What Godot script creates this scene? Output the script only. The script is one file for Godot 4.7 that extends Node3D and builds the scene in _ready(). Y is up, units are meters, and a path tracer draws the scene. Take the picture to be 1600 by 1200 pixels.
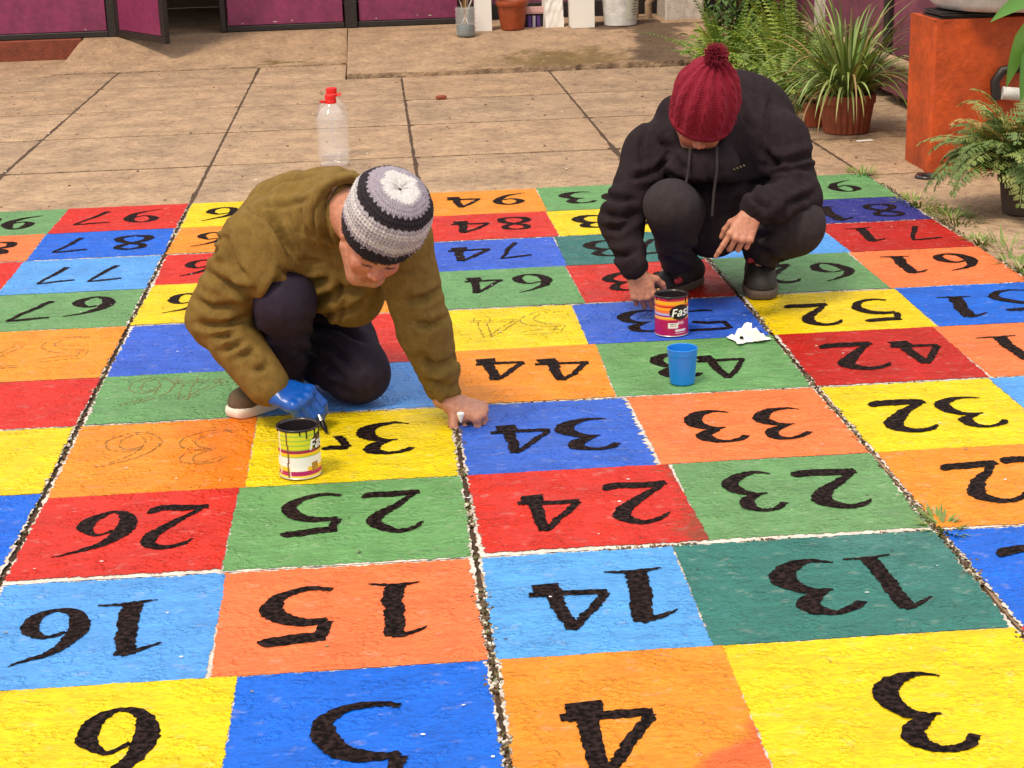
extends Node3D
# A painted number grid on a school courtyard, two people lettering it.

var M := {}
var rng := RandomNumberGenerator.new()
var bump_noise := FastNoiseLite.new()
var edge_noise := FastNoiseLite.new()
var fold_noise := FastNoiseLite.new()
var pavement: Node3D

func _ready() -> void:
	rng.seed = 7
	set_camera_and_light()
	make_noises()
	make_materials()
	build_ground()
	build_painted_grid()
	build_building()
	build_right_side()
	build_background_things()
	build_plants()
	build_small_things()
	build_weeds()
	build_kneeling_person()
	build_crouching_person()

func set_camera_and_light() -> void:
	var cam := Camera3D.new()
	cam.name = "camera"
	cam.fov = 25.3513
	cam.near = 0.05
	cam.far = 400.0
	cam.position = Vector3(-0.15456, 1.43685, 2.85474)
	cam.rotation = Vector3(-0.303512, -0.072057, -0.030637)
	add_child(cam)
	cam.current = true
	var env := Environment.new()
	env.background_mode = Environment.BG_SKY
	var sm := ProceduralSkyMaterial.new()
	sm.sky_top_color = Color(1.0, 1.0, 1.0)
	sm.sky_horizon_color = Color(0.86, 0.85, 0.83)
	sm.sky_curve = 0.35
	sm.ground_bottom_color = Color(0.45, 0.40, 0.34)
	sm.ground_horizon_color = Color(0.55, 0.50, 0.45)
	sm.sky_energy_multiplier = 0.95
	var sky := Sky.new()
	sky.sky_material = sm
	env.sky = sky
	env.tonemap_mode = Environment.TONE_MAPPER_LINEAR
	env.tonemap_exposure = 1.58
	env.sdfgi_enabled = true
	env.ssao_enabled = true
	env.ssil_enabled = true
	var we := WorldEnvironment.new()
	we.name = "environment"
	we.environment = env
	add_child(we)
	var sun := DirectionalLight3D.new()
	sun.name = "sun"
	sun.light_energy = 0.6
	sun.light_angular_distance = 14.0
	sun.light_color = Color(1.0, 0.94, 0.84)
	sun.shadow_enabled = true
	sun.rotation_degrees = Vector3(-60, -42, 0)
	add_child(sun)

# ------------------------------------------------------------------ helpers
func thing(called: String, label: String, category: String, at := Vector3.ZERO, turn := 0.0, group := "") -> Node3D:
	var o := Node3D.new()
	o.name = called
	o.position = at
	o.rotation.y = turn
	add_child(o, true)
	tag(o, label, category, group)
	return o

func tag(o: Node3D, label: String, category: String, group := "") -> void:
	o.set_meta("label", label)
	o.set_meta("category", category)
	if group != "":
		o.set_meta("group", group)

func part(mesh: Mesh, called: String, mat: Material, parent: Node3D, label := "") -> MeshInstance3D:
	var o := MeshInstance3D.new()
	o.name = called
	o.mesh = mesh
	o.material_override = mat
	if label != "":
		o.set_meta("label", label)
	parent.add_child(o, true)
	return o

class MB:
	# collects vertices and triangles; front faces run clockwise, normals are averaged
	var v := PackedVector3Array()
	var n := PackedVector3Array()
	var c := PackedColorArray()
	var uv := PackedVector2Array()
	var idx := PackedInt32Array()
	var col := Color.WHITE
	func vert(p: Vector3, u := Vector2.ZERO) -> int:
		v.append(p)
		c.append(col)
		uv.append(u)
		return v.size() - 1
	func tri(a: int, b: int, d: int) -> void:
		idx.append(a); idx.append(b); idx.append(d)
	func quad(a: int, b: int, d: int, e: int) -> void:
		tri(a, b, d); tri(a, d, e)
	func face(pts: Array) -> void:
		var b := v.size()
		for p in pts:
			vert(p)
		for i in range(1, pts.size() - 1):
			tri(b, b + i, b + i + 1)
	func box(lo: Vector3, hi: Vector3, bev := 0.0, t := Transform3D.IDENTITY) -> void:
		var cx := (lo + hi) * 0.5
		var h := (hi - lo) * 0.5
		bev = minf(bev, minf(h.x, minf(h.y, h.z)) * 0.49)
		var axes := [Vector3.RIGHT, Vector3.UP, Vector3.BACK]
		for ax in 3:
			for s: float in [-1.0, 1.0]:
				var a1 := (ax + 1) % 3
				var a2 := (ax + 2) % 3
				var q := []
				for k: Array in [[-1, -1], [1, -1], [1, 1], [-1, 1]]:
					var p := Vector3()
					p[ax] = s * h[ax]
					p[a1] = k[0] * (h[a1] - bev)
					p[a2] = k[1] * (h[a2] - bev)
					q.append(t * (cx + p))
				if s > 0:
					q.reverse()
				face(q)
		if bev > 0.0:
			for ax in 3:
				var a1 := (ax + 1) % 3
				var a2 := (ax + 2) % 3
				for s1: float in [-1.0, 1.0]:
					for s2: float in [-1.0, 1.0]:
						var q := []
						for k: Array in [[-1, 0], [1, 0], [1, 1], [-1, 1]]:
							var p := Vector3()
							p[ax] = k[0] * (h[ax] - bev)
							p[a1] = s1 * (h[a1] - (bev if k[1] == 1 else 0.0))
							p[a2] = s2 * (h[a2] - (0.0 if k[1] == 1 else bev))
							q.append(t * (cx + p))
						if s1 * s2 < 0:
							q.reverse()
						face(q)
			for s1: float in [-1.0, 1.0]:
				for s2: float in [-1.0, 1.0]:
					for s3: float in [-1.0, 1.0]:
						var q := [t * (cx + Vector3(s1 * h.x, s2 * (h.y - bev), s3 * (h.z - bev))), t * (cx + Vector3(s1 * (h.x - bev), s2 * h.y, s3 * (h.z - bev))), t * (cx + Vector3(s1 * (h.x - bev), s2 * (h.y - bev), s3 * h.z))]
						if s1 * s2 * s3 > 0:
							q.reverse()
						face(q)
	func tube(pts: Array, radii, sides := 8, caps := true) -> void:
		# round bar through points
		var prev := Vector3.ZERO
		var base := v.size()
		for i in pts.size():
			var d: Vector3
			if i == 0: d = pts[1] - pts[0]
			elif i == pts.size() - 1: d = pts[i] - pts[i - 1]
			else: d = pts[i + 1] - pts[i - 1]
			d = d.normalized()
			if prev == Vector3.ZERO:
				prev = d.cross(Vector3.UP if absf(d.y) < 0.9 else Vector3.RIGHT).normalized()
			prev = (prev - d * prev.dot(d)).normalized()
			var w := d.cross(prev)
			var r: float = radii[i] if radii is Array else radii
			for k in sides:
				var a := TAU * k / sides
				vert(pts[i] + (prev * cos(a) + w * sin(a)) * r, Vector2(float(k) / sides, float(i)))
		for i in pts.size() - 1:
			for k in sides:
				var k2 := (k + 1) % sides
				quad(base + i * sides + k, base + (i + 1) * sides + k, base + (i + 1) * sides + k2, base + i * sides + k2)
		if caps:
			for e: int in [0, pts.size() - 1]:
				var q := []
				for k in sides:
					q.append(v[base + e * sides + k])
				if e != 0:
					q.reverse()
				face(q)
	func lathe(prof: Array, sides := 32, t := Transform3D.IDENTITY) -> void:
		# prof: Vector2(radius, height) from the bottom up on the outside; repeats of a point make a sharp edge
		var base := v.size()
		for i in prof.size():
			for k in sides + 1:
				var a := TAU * k / sides
				vert(t * Vector3(cos(a) * prof[i].x, prof[i].y, sin(a) * prof[i].x), Vector2(float(k) / sides, prof[i].y))
		for i in prof.size() - 1:
			if prof[i].distance_to(prof[i + 1]) < 1e-6:
				continue
			for k in sides:
				var a := base + i * (sides + 1) + k
				var b := a + sides + 1
				quad(a, a + 1, b + 1, b)
	func commit(weld := false) -> ArrayMesh:
		if weld:
			weld_points()
		n.resize(v.size())
		n.fill(Vector3.ZERO)
		for i in range(0, idx.size(), 3):
			var a := v[idx[i]]
			var f := (v[idx[i + 2]] - a).cross(v[idx[i + 1]] - a)
			n[idx[i]] += f
			n[idx[i + 1]] += f
			n[idx[i + 2]] += f
		for i in n.size():
			n[i] = n[i].normalized() if n[i].length_squared() > 1e-20 else Vector3.UP
		var arr := []
		arr.resize(Mesh.ARRAY_MAX)
		arr[Mesh.ARRAY_VERTEX] = v
		arr[Mesh.ARRAY_NORMAL] = n
		arr[Mesh.ARRAY_COLOR] = c
		arr[Mesh.ARRAY_TEX_UV] = uv
		arr[Mesh.ARRAY_INDEX] = idx
		var m := ArrayMesh.new()
		m.add_surface_from_arrays(Mesh.PRIMITIVE_TRIANGLES, arr)
		return m
	func weld_points() -> void:
		var seen := {}
		var to := PackedInt32Array()
		to.resize(v.size())
		for i in v.size():
			var k := Vector3i((v[i] * 20000.0).round())
			if not seen.has(k):
				seen[k] = i
			to[i] = seen[k]
		for i in idx.size():
			idx[i] = to[idx[i]]

func box_mesh(lo: Vector3, hi: Vector3, bev := 0.003) -> ArrayMesh:
	var b := MB.new()
	b.box(lo, hi, bev)
	return b.commit()

func lathe_mesh(prof: Array, sides := 32) -> ArrayMesh:
	var b := MB.new()
	b.lathe(prof, sides)
	return b.commit()

func tube_mesh(pts: Array, radii, sides := 8) -> ArrayMesh:
	var b := MB.new()
	b.tube(pts, radii, sides)
	return b.commit()

# Catmull-Rom through points (Vector3: x, y, width)
func smooth_line(pts: Array, step: float) -> Array:
	var out := []
	for i in pts.size() - 1:
		var p0 = pts[maxi(i - 1, 0)]
		var p1 = pts[i]
		var p2 = pts[i + 1]
		var p3 = pts[mini(i + 2, pts.size() - 1)]
		var nseg := maxi(1, int(ceil((p2 - p1).length() / step)))
		for k in nseg:
			var t := float(k) / nseg
			out.append(0.5 * ((2.0 * p1) + (p2 - p0) * t + (2.0 * p0 - 5.0 * p1 + 4.0 * p2 - p3) * t * t + (3.0 * p1 - p0 - 3.0 * p2 + p3) * t * t * t))
	out.append(pts[pts.size() - 1])
	return out

func make_noises() -> void:
	bump_noise.seed = 3
	bump_noise.frequency = 2.0
	edge_noise.seed = 11
	edge_noise.frequency = 1.0
	edge_noise.fractal_octaves = 3
	fold_noise.seed = 21
	fold_noise.frequency = 1.0
	fold_noise.fractal_octaves = 2

func noise_image(w: int, seed_: int, freq: float, kind := FastNoiseLite.TYPE_SIMPLEX_SMOOTH, octaves := 4, stretch := 1.0) -> PackedFloat32Array:
	# tileable field of 0..1 values
	var nz := FastNoiseLite.new()
	nz.seed = seed_
	nz.noise_type = kind
	nz.frequency = freq
	nz.fractal_octaves = octaves
	nz.fractal_type = FastNoiseLite.FRACTAL_FBM if octaves > 1 else FastNoiseLite.FRACTAL_NONE
	var im := nz.get_seamless_image(w, int(w / stretch), false, false, 0.1)
	if stretch != 1.0:
		im.resize(w, w, Image.INTERPOLATE_CUBIC)
	im.convert(Image.FORMAT_L8)
	var d := im.get_data()
	var out := PackedFloat32Array()
	out.resize(w * w)
	for i in w * w:
		out[i] = d[i] / 255.0
	return out

func image_from(w: int, f: Callable) -> ImageTexture:
	var data := PackedByteArray()
	data.resize(w * w * 3)
	for i in w * w:
		var c: Color = f.call(i)
		data[i * 3] = int(clampf(c.r, 0, 1) * 255.0)
		data[i * 3 + 1] = int(clampf(c.g, 0, 1) * 255.0)
		data[i * 3 + 2] = int(clampf(c.b, 0, 1) * 255.0)
	return ImageTexture.create_from_image(Image.create_from_data(w, w, false, Image.FORMAT_RGB8, data))

func normal_from(w: int, h: PackedFloat32Array, strength: float) -> ImageTexture:
	var data := PackedByteArray()
	data.resize(w * w * 3)
	for y in w:
		for x in w:
			var dx := h[y * w + (x + 1) % w] - h[y * w + (x + w - 1) % w]
			var dy := h[((y + 1) % w) * w + x] - h[((y + w - 1) % w) * w + x]
			var q := Vector3(-dx * strength, dy * strength, 1.0).normalized()
			var i := (y * w + x) * 3
			data[i] = int((q.x * 0.5 + 0.5) * 255.0)
			data[i + 1] = int((q.y * 0.5 + 0.5) * 255.0)
			data[i + 2] = int((q.z * 0.5 + 0.5) * 255.0)
	return ImageTexture.create_from_image(Image.create_from_data(w, w, false, Image.FORMAT_RGB8, data))

func mat(lin: Color, rough := 0.8, metal := 0.0) -> StandardMaterial3D:
	# colour given as a linear, real-world base colour
	var m := StandardMaterial3D.new()
	m.albedo_color = lin.linear_to_srgb()
	m.roughness = rough
	m.metallic = metal
	return m

func dress(m: StandardMaterial3D, tex: Texture2D, nrm: Texture2D, size: float, nscale := 1.0, world := true) -> StandardMaterial3D:
	# triplanar: one repeat of the texture covers «size» metres
	if tex:
		m.albedo_texture = tex
	if nrm:
		m.normal_enabled = true
		m.normal_texture = nrm
		m.normal_scale = nscale
	m.uv1_triplanar = true
	m.uv1_world_triplanar = world
	m.uv1_scale = Vector3.ONE / size
	return m

func make_materials() -> void:
	var w := 512
	var a := noise_image(w, 1, 0.012)
	var b := noise_image(w, 2, 0.06)
	var g := noise_image(w, 3, 0.35, FastNoiseLite.TYPE_SIMPLEX, 2)
	var cell := noise_image(w, 4, 0.09, FastNoiseLite.TYPE_CELLULAR, 2)
	var streak := noise_image(w, 5, 0.05, FastNoiseLite.TYPE_SIMPLEX_SMOOTH, 4, 0.25)
	# concrete: tan, blotched, with dark pits and pale grains
	var conc := image_from(w, func(i: int) -> Color:
		var t := 0.82 + 0.20 * (a[i] - 0.5) + 0.13 * (b[i] - 0.5) + 0.10 * (g[i] - 0.5)
		if g[i] > 0.82: t += 0.06
		if b[i] * g[i] < 0.07: t -= 0.14
		return Color(t * 1.03, t * (0.99 + 0.05 * (b[i] - 0.5)), t * 0.97))
	var rough_h := PackedFloat32Array()
	rough_h.resize(w * w)
	for i in w * w:
		rough_h[i] = 0.55 * g[i] + 0.7 * b[i] + 0.35 * cell[i]
	var conc_n := normal_from(w, rough_h, 2.2)
	# paint on rough concrete: lumps in patches, smoother where the coat is thick, roller and brush streaks
	var pw := 1024
	var pa := noise_image(pw, 31, 0.008, FastNoiseLite.TYPE_SIMPLEX_SMOOTH, 3)
	var pb := noise_image(pw, 32, 0.052, FastNoiseLite.TYPE_SIMPLEX_SMOOTH, 3)
	var ps := noise_image(pw, 33, 0.03, FastNoiseLite.TYPE_SIMPLEX_SMOOTH, 4, 0.16)
	var pg := noise_image(pw, 34, 0.22, FastNoiseLite.TYPE_SIMPLEX, 2)
	var paint_h := PackedFloat32Array()
	paint_h.resize(pw * pw)
	for i in pw * pw:
		var k := smoothstep(0.42, 0.72, pa[i])
		paint_h[i] = pb[i] * (0.22 + 1.05 * k) + 0.22 * ps[i] + 0.05 * pg[i]
	var paint_n := normal_from(pw, paint_h, 4.2)
	var paint_t := image_from(pw, func(i: int) -> Color:
		var t := 0.90 + 0.20 * (ps[i] - 0.5) + 0.12 * (pa[i] - 0.5)
		if pb[i] < 0.26: t -= 0.05
		if pg[i] > 0.86: t += 0.08
		return Color(t, t, t))
	var worn := image_from(w, func(i: int) -> Color:
		var t := 0.50 + 0.9 * (b[i] - 0.5) + 0.5 * (streak[i] - 0.5)
		var r := t
		if g[i] > 0.68 and b[i] > 0.5: r += 0.5
		return Color(r, r * 0.93, r * 0.92))
	M.concrete = dress(mat(Color(0.500, 0.355, 0.228), 0.92), conc, conc_n, 1.7, 0.8)
	M.concrete_grey = dress(mat(Color(0.475, 0.342, 0.222), 0.92), conc, conc_n, 2.3, 0.8)
	M.slabs = [M.concrete, M.concrete_grey]
	for k: Array in [[0.46, 0.335, 0.222, 2.7], [0.52, 0.375, 0.246, 3.1], [0.485, 0.34, 0.215, 2.1]]:
		var m := dress(mat(Color(k[0], k[1], k[2]), 0.92), conc, conc_n, k[3], 0.8)
		m.uv1_offset = Vector3(k[0] * 7.0, 0.3, k[1] * 9.0)
		M.slabs.append(m)
	M.soil = dress(mat(Color(0.115, 0.070, 0.040), 1.0), conc, conc_n, 0.35, 2.0)
	M.primer = dress(mat(Color(0.86, 0.82, 0.76), 0.8), conc, conc_n, 0.5, 1.2)
	M.paint = dress(mat(Color(1, 1, 1), 0.42), paint_t, paint_n, 0.85, 1.0)
	M.paint.vertex_color_use_as_albedo = true
	M.paint.albedo_color = Color.WHITE
	M.black_paint = dress(mat(Color(0.035, 0.022, 0.024), 0.6), worn, paint_n, 0.55, 0.9)
	M.black_paint.albedo_color = Color(0.044, 0.027, 0.026).linear_to_srgb()
	M.black_paint.metallic_specular = 0.15
	M.paint.metallic_specular = 0.32
	M.pencil = mat(Color(0.20, 0.11, 0.03), 0.9)
	# fabrics
	var weave := PackedFloat32Array()
	weave.resize(w * w)
	for i in w * w:
		var x := i % w
		var y := int(i / w)
		weave[i] = 0.5 * (0.5 + 0.5 * sin(x * TAU / 8.0)) * (0.5 + 0.5 * sin(y * TAU / 8.0)) + 0.5 * g[i]
	M.weave_n = normal_from(w, weave, 1.0)
	M.cloth_t = image_from(w, func(i: int) -> Color:
		var t := 0.86 + 0.22 * (a[i] - 0.5) + 0.16 * (b[i] - 0.5) + 0.10 * (g[i] - 0.5)
		return Color(t, t, t))
	M.fleece_n = normal_from(w, g, 1.0)
	M.olive = cloth(Color(0.238, 0.146, 0.040), 0.9)
	M.navy = cloth(Color(0.036, 0.026, 0.045), 0.7)
	M.black_fleece = cloth(Color(0.030, 0.020, 0.024), 0.92)
	M.grey_trousers = cloth(Color(0.048, 0.038, 0.042), 0.85)
	M.wool = mat(Color(1, 1, 1), 0.95)
	M.wool.vertex_color_use_as_albedo = true
	dress(M.wool, M.cloth_t, M.fleece_n, 0.06, 1.2, false)
	M.skin = mat(Color(0.66, 0.28, 0.175), 0.5)
	M.skin.subsurf_scatter_enabled = true
	M.skin.subsurf_scatter_strength = 0.15
	dress(M.skin, M.cloth_t, M.fleece_n, 0.10, 0.25, false)
	M.skin.vertex_color_use_as_albedo = true
	M.hair = mat(Color(0.02, 0.013, 0.01), 0.6)
	M.glove = mat(Color(0.004, 0.10, 0.52), 0.30)
	dress(M.glove, M.cloth_t, M.fleece_n, 0.12, 0.12, false)
	M.shoe_grey = cloth(Color(0.16, 0.115, 0.075), 0.9)
	M.shoe_sole = mat(Color(0.70, 0.60, 0.52), 0.7)
	M.shoe_black = dress(mat(Color(0.024, 0.018, 0.018), 0.68), M.cloth_t, M.fleece_n, 0.08, 0.5, false)
	M.shoe_sole_dark = mat(Color(0.075, 0.048, 0.034), 0.7)
	M.shoe_red = mat(Color(0.42, 0.02, 0.03), 0.5)
	M.purple = dress(mat(Color(0.31, 0.038, 0.130), 0.45), M.cloth_t, paint_n, 2.2, 0.04)
	M.mauve = dress(mat(Color(0.26, 0.062, 0.115), 0.5), M.cloth_t, paint_n, 2.1, 0.05)
	M.dark_frame = dress(mat(Color(0.022, 0.014, 0.012), 0.5), M.cloth_t, paint_n, 0.4, 0.3)
	M.plinth_red = dress(mat(Color(0.26, 0.050, 0.020), 0.7), M.cloth_t, conc_n, 0.6, 0.5)
	M.orange_block = dress(mat(Color(0.66, 0.088, 0.008), 0.55), M.cloth_t, paint_n, 1.6, 0.12)
	M.terracotta = dress(mat(Color(0.34, 0.075, 0.030), 0.6), M.cloth_t, conc_n, 0.4, 0.3)
	M.terracotta_bright = dress(mat(Color(0.42, 0.075, 0.018), 0.5), M.cloth_t, null, 0.4)
	M.white_plastic = dress(mat(Color(0.88, 0.86, 0.83), 0.4), M.cloth_t, null, 0.5)
	M.white_wall = dress(mat(Color(0.80, 0.76, 0.70), 0.8), conc, conc_n, 0.6, 0.6)
	M.cardboard_white = mat(Color(0.84, 0.81, 0.77), 0.8)
	M.dark_void = mat(Color(0.26, 0.17, 0.12), 0.9)
	M.metal = mat(Color(0.55, 0.52, 0.50), 0.35, 0.9)
	M.wood = dress(mat(Color(0.50, 0.28, 0.11), 0.6), M.cloth_t, null, 0.1)
	M.conc_n = conc_n
	M.conc_t = conc
	M.paint_n = paint_n

func cloth(lin: Color, rough: float) -> StandardMaterial3D:
	var m := mat(lin, rough)
	m.rim_enabled = true
	m.rim = 0.12
	m.rim_tint = 0.8
	m.metallic_specular = 0.2
	return dress(m, M.cloth_t, M.weave_n, 0.22, 0.12, false)

# ------------------------------------------------------------------ ground and painted grid
const ROW_Z := [0.53, -0.012, -0.50, -1.0, -1.54, -2.06, -2.555, -3.08, -3.585, -4.06, -4.585]
const SLAB_Z := [0.53, -0.50, -1.54, -2.555, -3.585, -4.585, -5.57, -6.62, -7.62, -8.75, -9.6]
const PAINTS := {
	"yellow": Color(0.84, 0.60, 0.006), "orange": Color(0.87, 0.285, 0.02), "salmon": Color(0.86, 0.195, 0.058),
	"red": Color(0.66, 0.026, 0.014), "dark_red": Color(0.50, 0.014, 0.008), "green": Color(0.145, 0.335, 0.125), "teal": Color(0.034, 0.172, 0.158),
	"light_blue": Color(0.095, 0.34, 0.84), "mid_blue": Color(0.034, 0.125, 0.64), "blue": Color(0.006, 0.135, 0.72), "dark_blue": Color(0.022, 0.032, 0.25)}

func gy(x: float, z: float) -> float:
	return bump_noise.get_noise_2d(x, z) * 0.0018

func jag(s: float, seed_: float) -> float:
	# spiky brush edge, 0..1 mostly small
	var a := edge_noise.get_noise_2d(s * 18.0, seed_ * 7.3)
	var b := edge_noise.get_noise_2d(s * 240.0, seed_ * 3.1 + 40.0)
	return 0.6 * a + 1.0 * b

# A sheet over the quad p00 (near left) p10 (near right) p11 (far right) p01 (far left): x and z in metres.
# insets in metres for the sides left, right, near, far; ragged amounts for the same sides.
func sheet(p00: Vector2, p10: Vector2, p11: Vector2, p01: Vector2, inset: Array, ragged: Array, y: float, nx: int, nz: int, seed_: float, paint: Callable, skirt := 0.0) -> MB:
	var b := MB.new()
	for j in nz + 1:
		for i in nx + 1:
			var u := float(i) / nx
			var t := float(j) / nz
			var p := p00.lerp(p10, u).lerp(p01.lerp(p11, u), t)
			var wid := p10.x - p00.x
			var dep := p00.y - p01.y
			var near_edge := 0.05
			# distance to sides in metres and how far each side pulls this vertex
			var fl := clampf(1.0 - u * wid / near_edge, 0.0, 1.0)
			var fr := clampf(1.0 - (1.0 - u) * wid / near_edge, 0.0, 1.0)
			var fn := clampf(1.0 - t * dep / near_edge, 0.0, 1.0)
			var ff := clampf(1.0 - (1.0 - t) * dep / near_edge, 0.0, 1.0)
			if fl > 0.0: p.x += fl * (inset[0] + ragged[0] * jag(p.y, seed_ + 1.0))
			if fr > 0.0: p.x -= fr * (inset[1] + ragged[1] * jag(p.y, seed_ + 2.0))
			if fn > 0.0: p.y -= fn * (inset[2] + ragged[2] * jag(p.x, seed_ + 3.0))
			if ff > 0.0: p.y += ff * (inset[3] + ragged[3] * jag(p.x, seed_ + 4.0))
			b.col = paint.call(p, u, t)
			var yy := y + gy(p.x, p.y)
			if skirt > 0.0 and (i == 0 or j == 0 or i == nx or j == nz):
				yy -= 0.005
			b.vert(Vector3(p.x, yy, p.y))
	for j in nz:
		for i in nx:
			var a := j * (nx + 1) + i
			b.quad(a, a + nx + 1, a + nx + 2, a + 1)
	if skirt > 0.0:
		var ring := []
		for i in nx + 1: ring.append(i)
		for j in range(1, nz + 1): ring.append(j * (nx + 1) + nx)
		for i in range(nx - 1, -1, -1): ring.append(nz * (nx + 1) + i)
		for j in range(nz - 1, 0, -1): ring.append(j * (nx + 1))
		var base := b.v.size()
		for k in ring:
			var q: Vector3 = b.v[k]
			b.vert(q)
			b.vert(q - Vector3(0, skirt, 0))
		for k in ring.size():
			var a := base + 2 * k
			var c := base + 2 * ((k + 1) % ring.size())
			b.quad(a, c, c + 1, a + 1)
	return b

func build_ground() -> void:
	var g := MB.new()
	g.face([Vector3(-150, -0.055, 150), Vector3(-150, -0.055, -150), Vector3(150, -0.055, -150), Vector3(150, -0.055, 150)])
	var ground := part(g.commit(), "ground", M.soil, self)
	ground.set_meta("kind", "structure")
	pavement = Node3D.new()
	pavement.name = "pavement"
	pavement.set_meta("kind", "structure")
	add_child(pavement)
	var none := func(_p: Vector2, _u: float, _t: float) -> Color: return Color.WHITE
	# square concrete slabs, one metre wide
	for r in SLAB_Z.size() - 1:
		for c in range(-4, 4):
			var x0 := float(c)
			var x1 := float(c + 1)
			if r == SLAB_Z.size() - 2 and c >= 0:
				continue
			if r == SLAB_Z.size() - 2 and c == -1:
				x1 = -0.37
			if r < 3 and (c < -2 or c > 1):
				continue
			var z0: float = SLAB_Z[r]
			var z1: float = SLAB_Z[r + 1]
			var gx := 0.0055 if z0 > -4.0 else 0.007
			var gz := 0.0015 if z0 > -4.5 else 0.013
			var e := 0.004
			var b := sheet(Vector2(x0, z0), Vector2(x1, z0), Vector2(x1, z1), Vector2(x0, z1), [gx, gx, gz, gz], [e, e, e * 0.6, e * 0.6], rng.randf_range(-0.002, 0.0), 26, 26, r * 13.0 + c, none, 0.05)
			part(b.commit(), "slab", M.slabs[rng.randi() % M.slabs.size()], pavement)
	# soil washed into the joints
	for x: float in [-3.0, -2.0, -1.0, 0.0, 1.0, 2.0, 3.0]:
		var js := MB.new()
		js.box(Vector3(x - 0.03, -0.045, -9.6), Vector3(x + 0.03, -0.006, 0.6), 0.0)
		part(js.commit(), "joint_soil", M.soil, pavement)
	for z: float in SLAB_Z:
		var js := MB.new()
		js.box(Vector3(-4.0, -0.046, z - 0.02), Vector3(4.0, -0.010, z + 0.02), 0.0)
		part(js.commit(), "joint_soil", M.soil, pavement)
	# wider paving to the right, beyond the grid's joints
	var wide := MB.new()
	wide.box(Vector3(4.0, -0.05, -9.6), Vector3(9.0, -0.001, 3.0), 0.004)
	part(wide.commit(), "slab", M.concrete_grey, pavement)
	var wide2 := MB.new()
	wide2.box(Vector3(-9.0, -0.05, -10.62), Vector3(-4.01, -0.001, 3.0), 0.004)
	part(wide2.commit(), "slab", M.concrete_grey, pavement)
	for q: Array in [[-4.0, -2.005, 0.55, 3.0], [-1.995, -1.005, 0.54, 3.0], [-0.995, -0.005, 0.54, 3.0], [0.005, 0.995, 0.54, 3.0], [1.005, 4.0, 0.54, 3.0], [-3.99, -2.005, -2.55, 0.53], [2.01, 3.99, -2.55, 0.53], [-3.99, -2.47, -10.60, -9.61]]:
		var s := MB.new()
		s.box(Vector3(q[0], -0.05, q[2]), Vector3(q[1], -0.001, q[3]), 0.005)
		part(s.commit(), "slab", M.concrete, pavement)
	# sloping concrete apron up to the door sill
	var ap := MB.new()
	var nz := 24
	var nxx := 40
	for j in nz + 1:
		for i in nxx + 1:
			var u := float(i) / nxx
			var t := float(j) / nz
			var x := lerpf(-2.47 + 0.10 * t, -0.375, u)
			var z := lerpf(-9.605, -10.66, t)
			var y := 0.004 + 0.144 * smoothstep(0.0, 1.0, t) + gy(x, z) * 2.0
			var m := smoothstep(0.35, 0.6, edge_noise.get_noise_2d(x * 6.0, z * 9.0) + 0.55 - absf(z + 9.72) * 5.0) * smoothstep(-1.05, -0.95, x) * (1.0 - smoothstep(-0.62, -0.5, x))
			ap.col = Color.WHITE.lerp(Color(0.42, 0.42, 0.16), m)
			ap.vert(Vector3(x, y, z))
	for j in nz:
		for i in nxx:
			var a := j * (nxx + 1) + i
			ap.quad(a, a + nxx + 1, a + nxx + 2, a + 1)
	skirt_strip(ap, nxx, nz)
	M.stained = M.concrete.duplicate()
	M.stained.vertex_color_use_as_albedo = true
	part(ap.commit(), "ramp", M.stained, pavement)
	# the higher slab before the store corner: moss, a damp run and a pale spill
	var bl := MB.new()
	nz = 90
	nxx = 130
	for j in nz + 1:
		for i in nxx + 1:
			var u := float(i) / nxx
			var t := float(j) / nz
			var x := lerpf(-0.365, 2.75, u)
			var front := -8.80 + 0.10 * edge_noise.get_noise_2d(x * 1.3, 3.0) + 0.02 * jag(x, 91.0)
			if x > 1.2: front -= 0.06
			var z := lerpf(front, -10.95, t)
			var y := 0.022 + 0.122 * smoothstep(0.0, 0.75, t) + gy(x * 1.5, z * 1.5) * 3.0
			var nzv := edge_noise.get_noise_2d(x * 5.0, z * 4.0)
			var fine := edge_noise.get_noise_2d(x * 22.0, z * 18.0)
			var d := Vector2((x - 1.15) / 0.62, (z + 9.06) / 0.46).length()
			var moss := smoothstep(1.25, 0.35, d + 0.45 * nzv + 0.45 * fine)
			var col := Color.WHITE.lerp(Color(0.36, 0.34, 0.09), moss * 0.8)
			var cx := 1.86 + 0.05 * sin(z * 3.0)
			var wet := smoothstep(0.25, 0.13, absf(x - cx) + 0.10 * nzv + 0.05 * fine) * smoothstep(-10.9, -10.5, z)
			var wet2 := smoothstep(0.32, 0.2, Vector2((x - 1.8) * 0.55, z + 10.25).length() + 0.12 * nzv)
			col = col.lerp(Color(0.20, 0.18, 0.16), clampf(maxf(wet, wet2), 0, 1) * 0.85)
			var sp := smoothstep(1.0, 0.7, Vector2((x - 1.08) / 0.19, (z + 9.62) / 0.16).length() + 0.7 * fine + 0.5 * nzv)
			col = col.lerp(Color(1.35, 1.45, 1.6), sp * 0.8)
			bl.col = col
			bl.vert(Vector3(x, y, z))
	for j in nz:
		for i in nxx:
			var a := j * (nxx + 1) + i
			bl.quad(a, a + nxx + 1, a + nxx + 2, a + 1)
	skirt_strip(bl, nxx, nz)
	part(bl.commit(), "slab", M.stained, pavement, "mossy raised concrete slab with a damp dark run")

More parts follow.
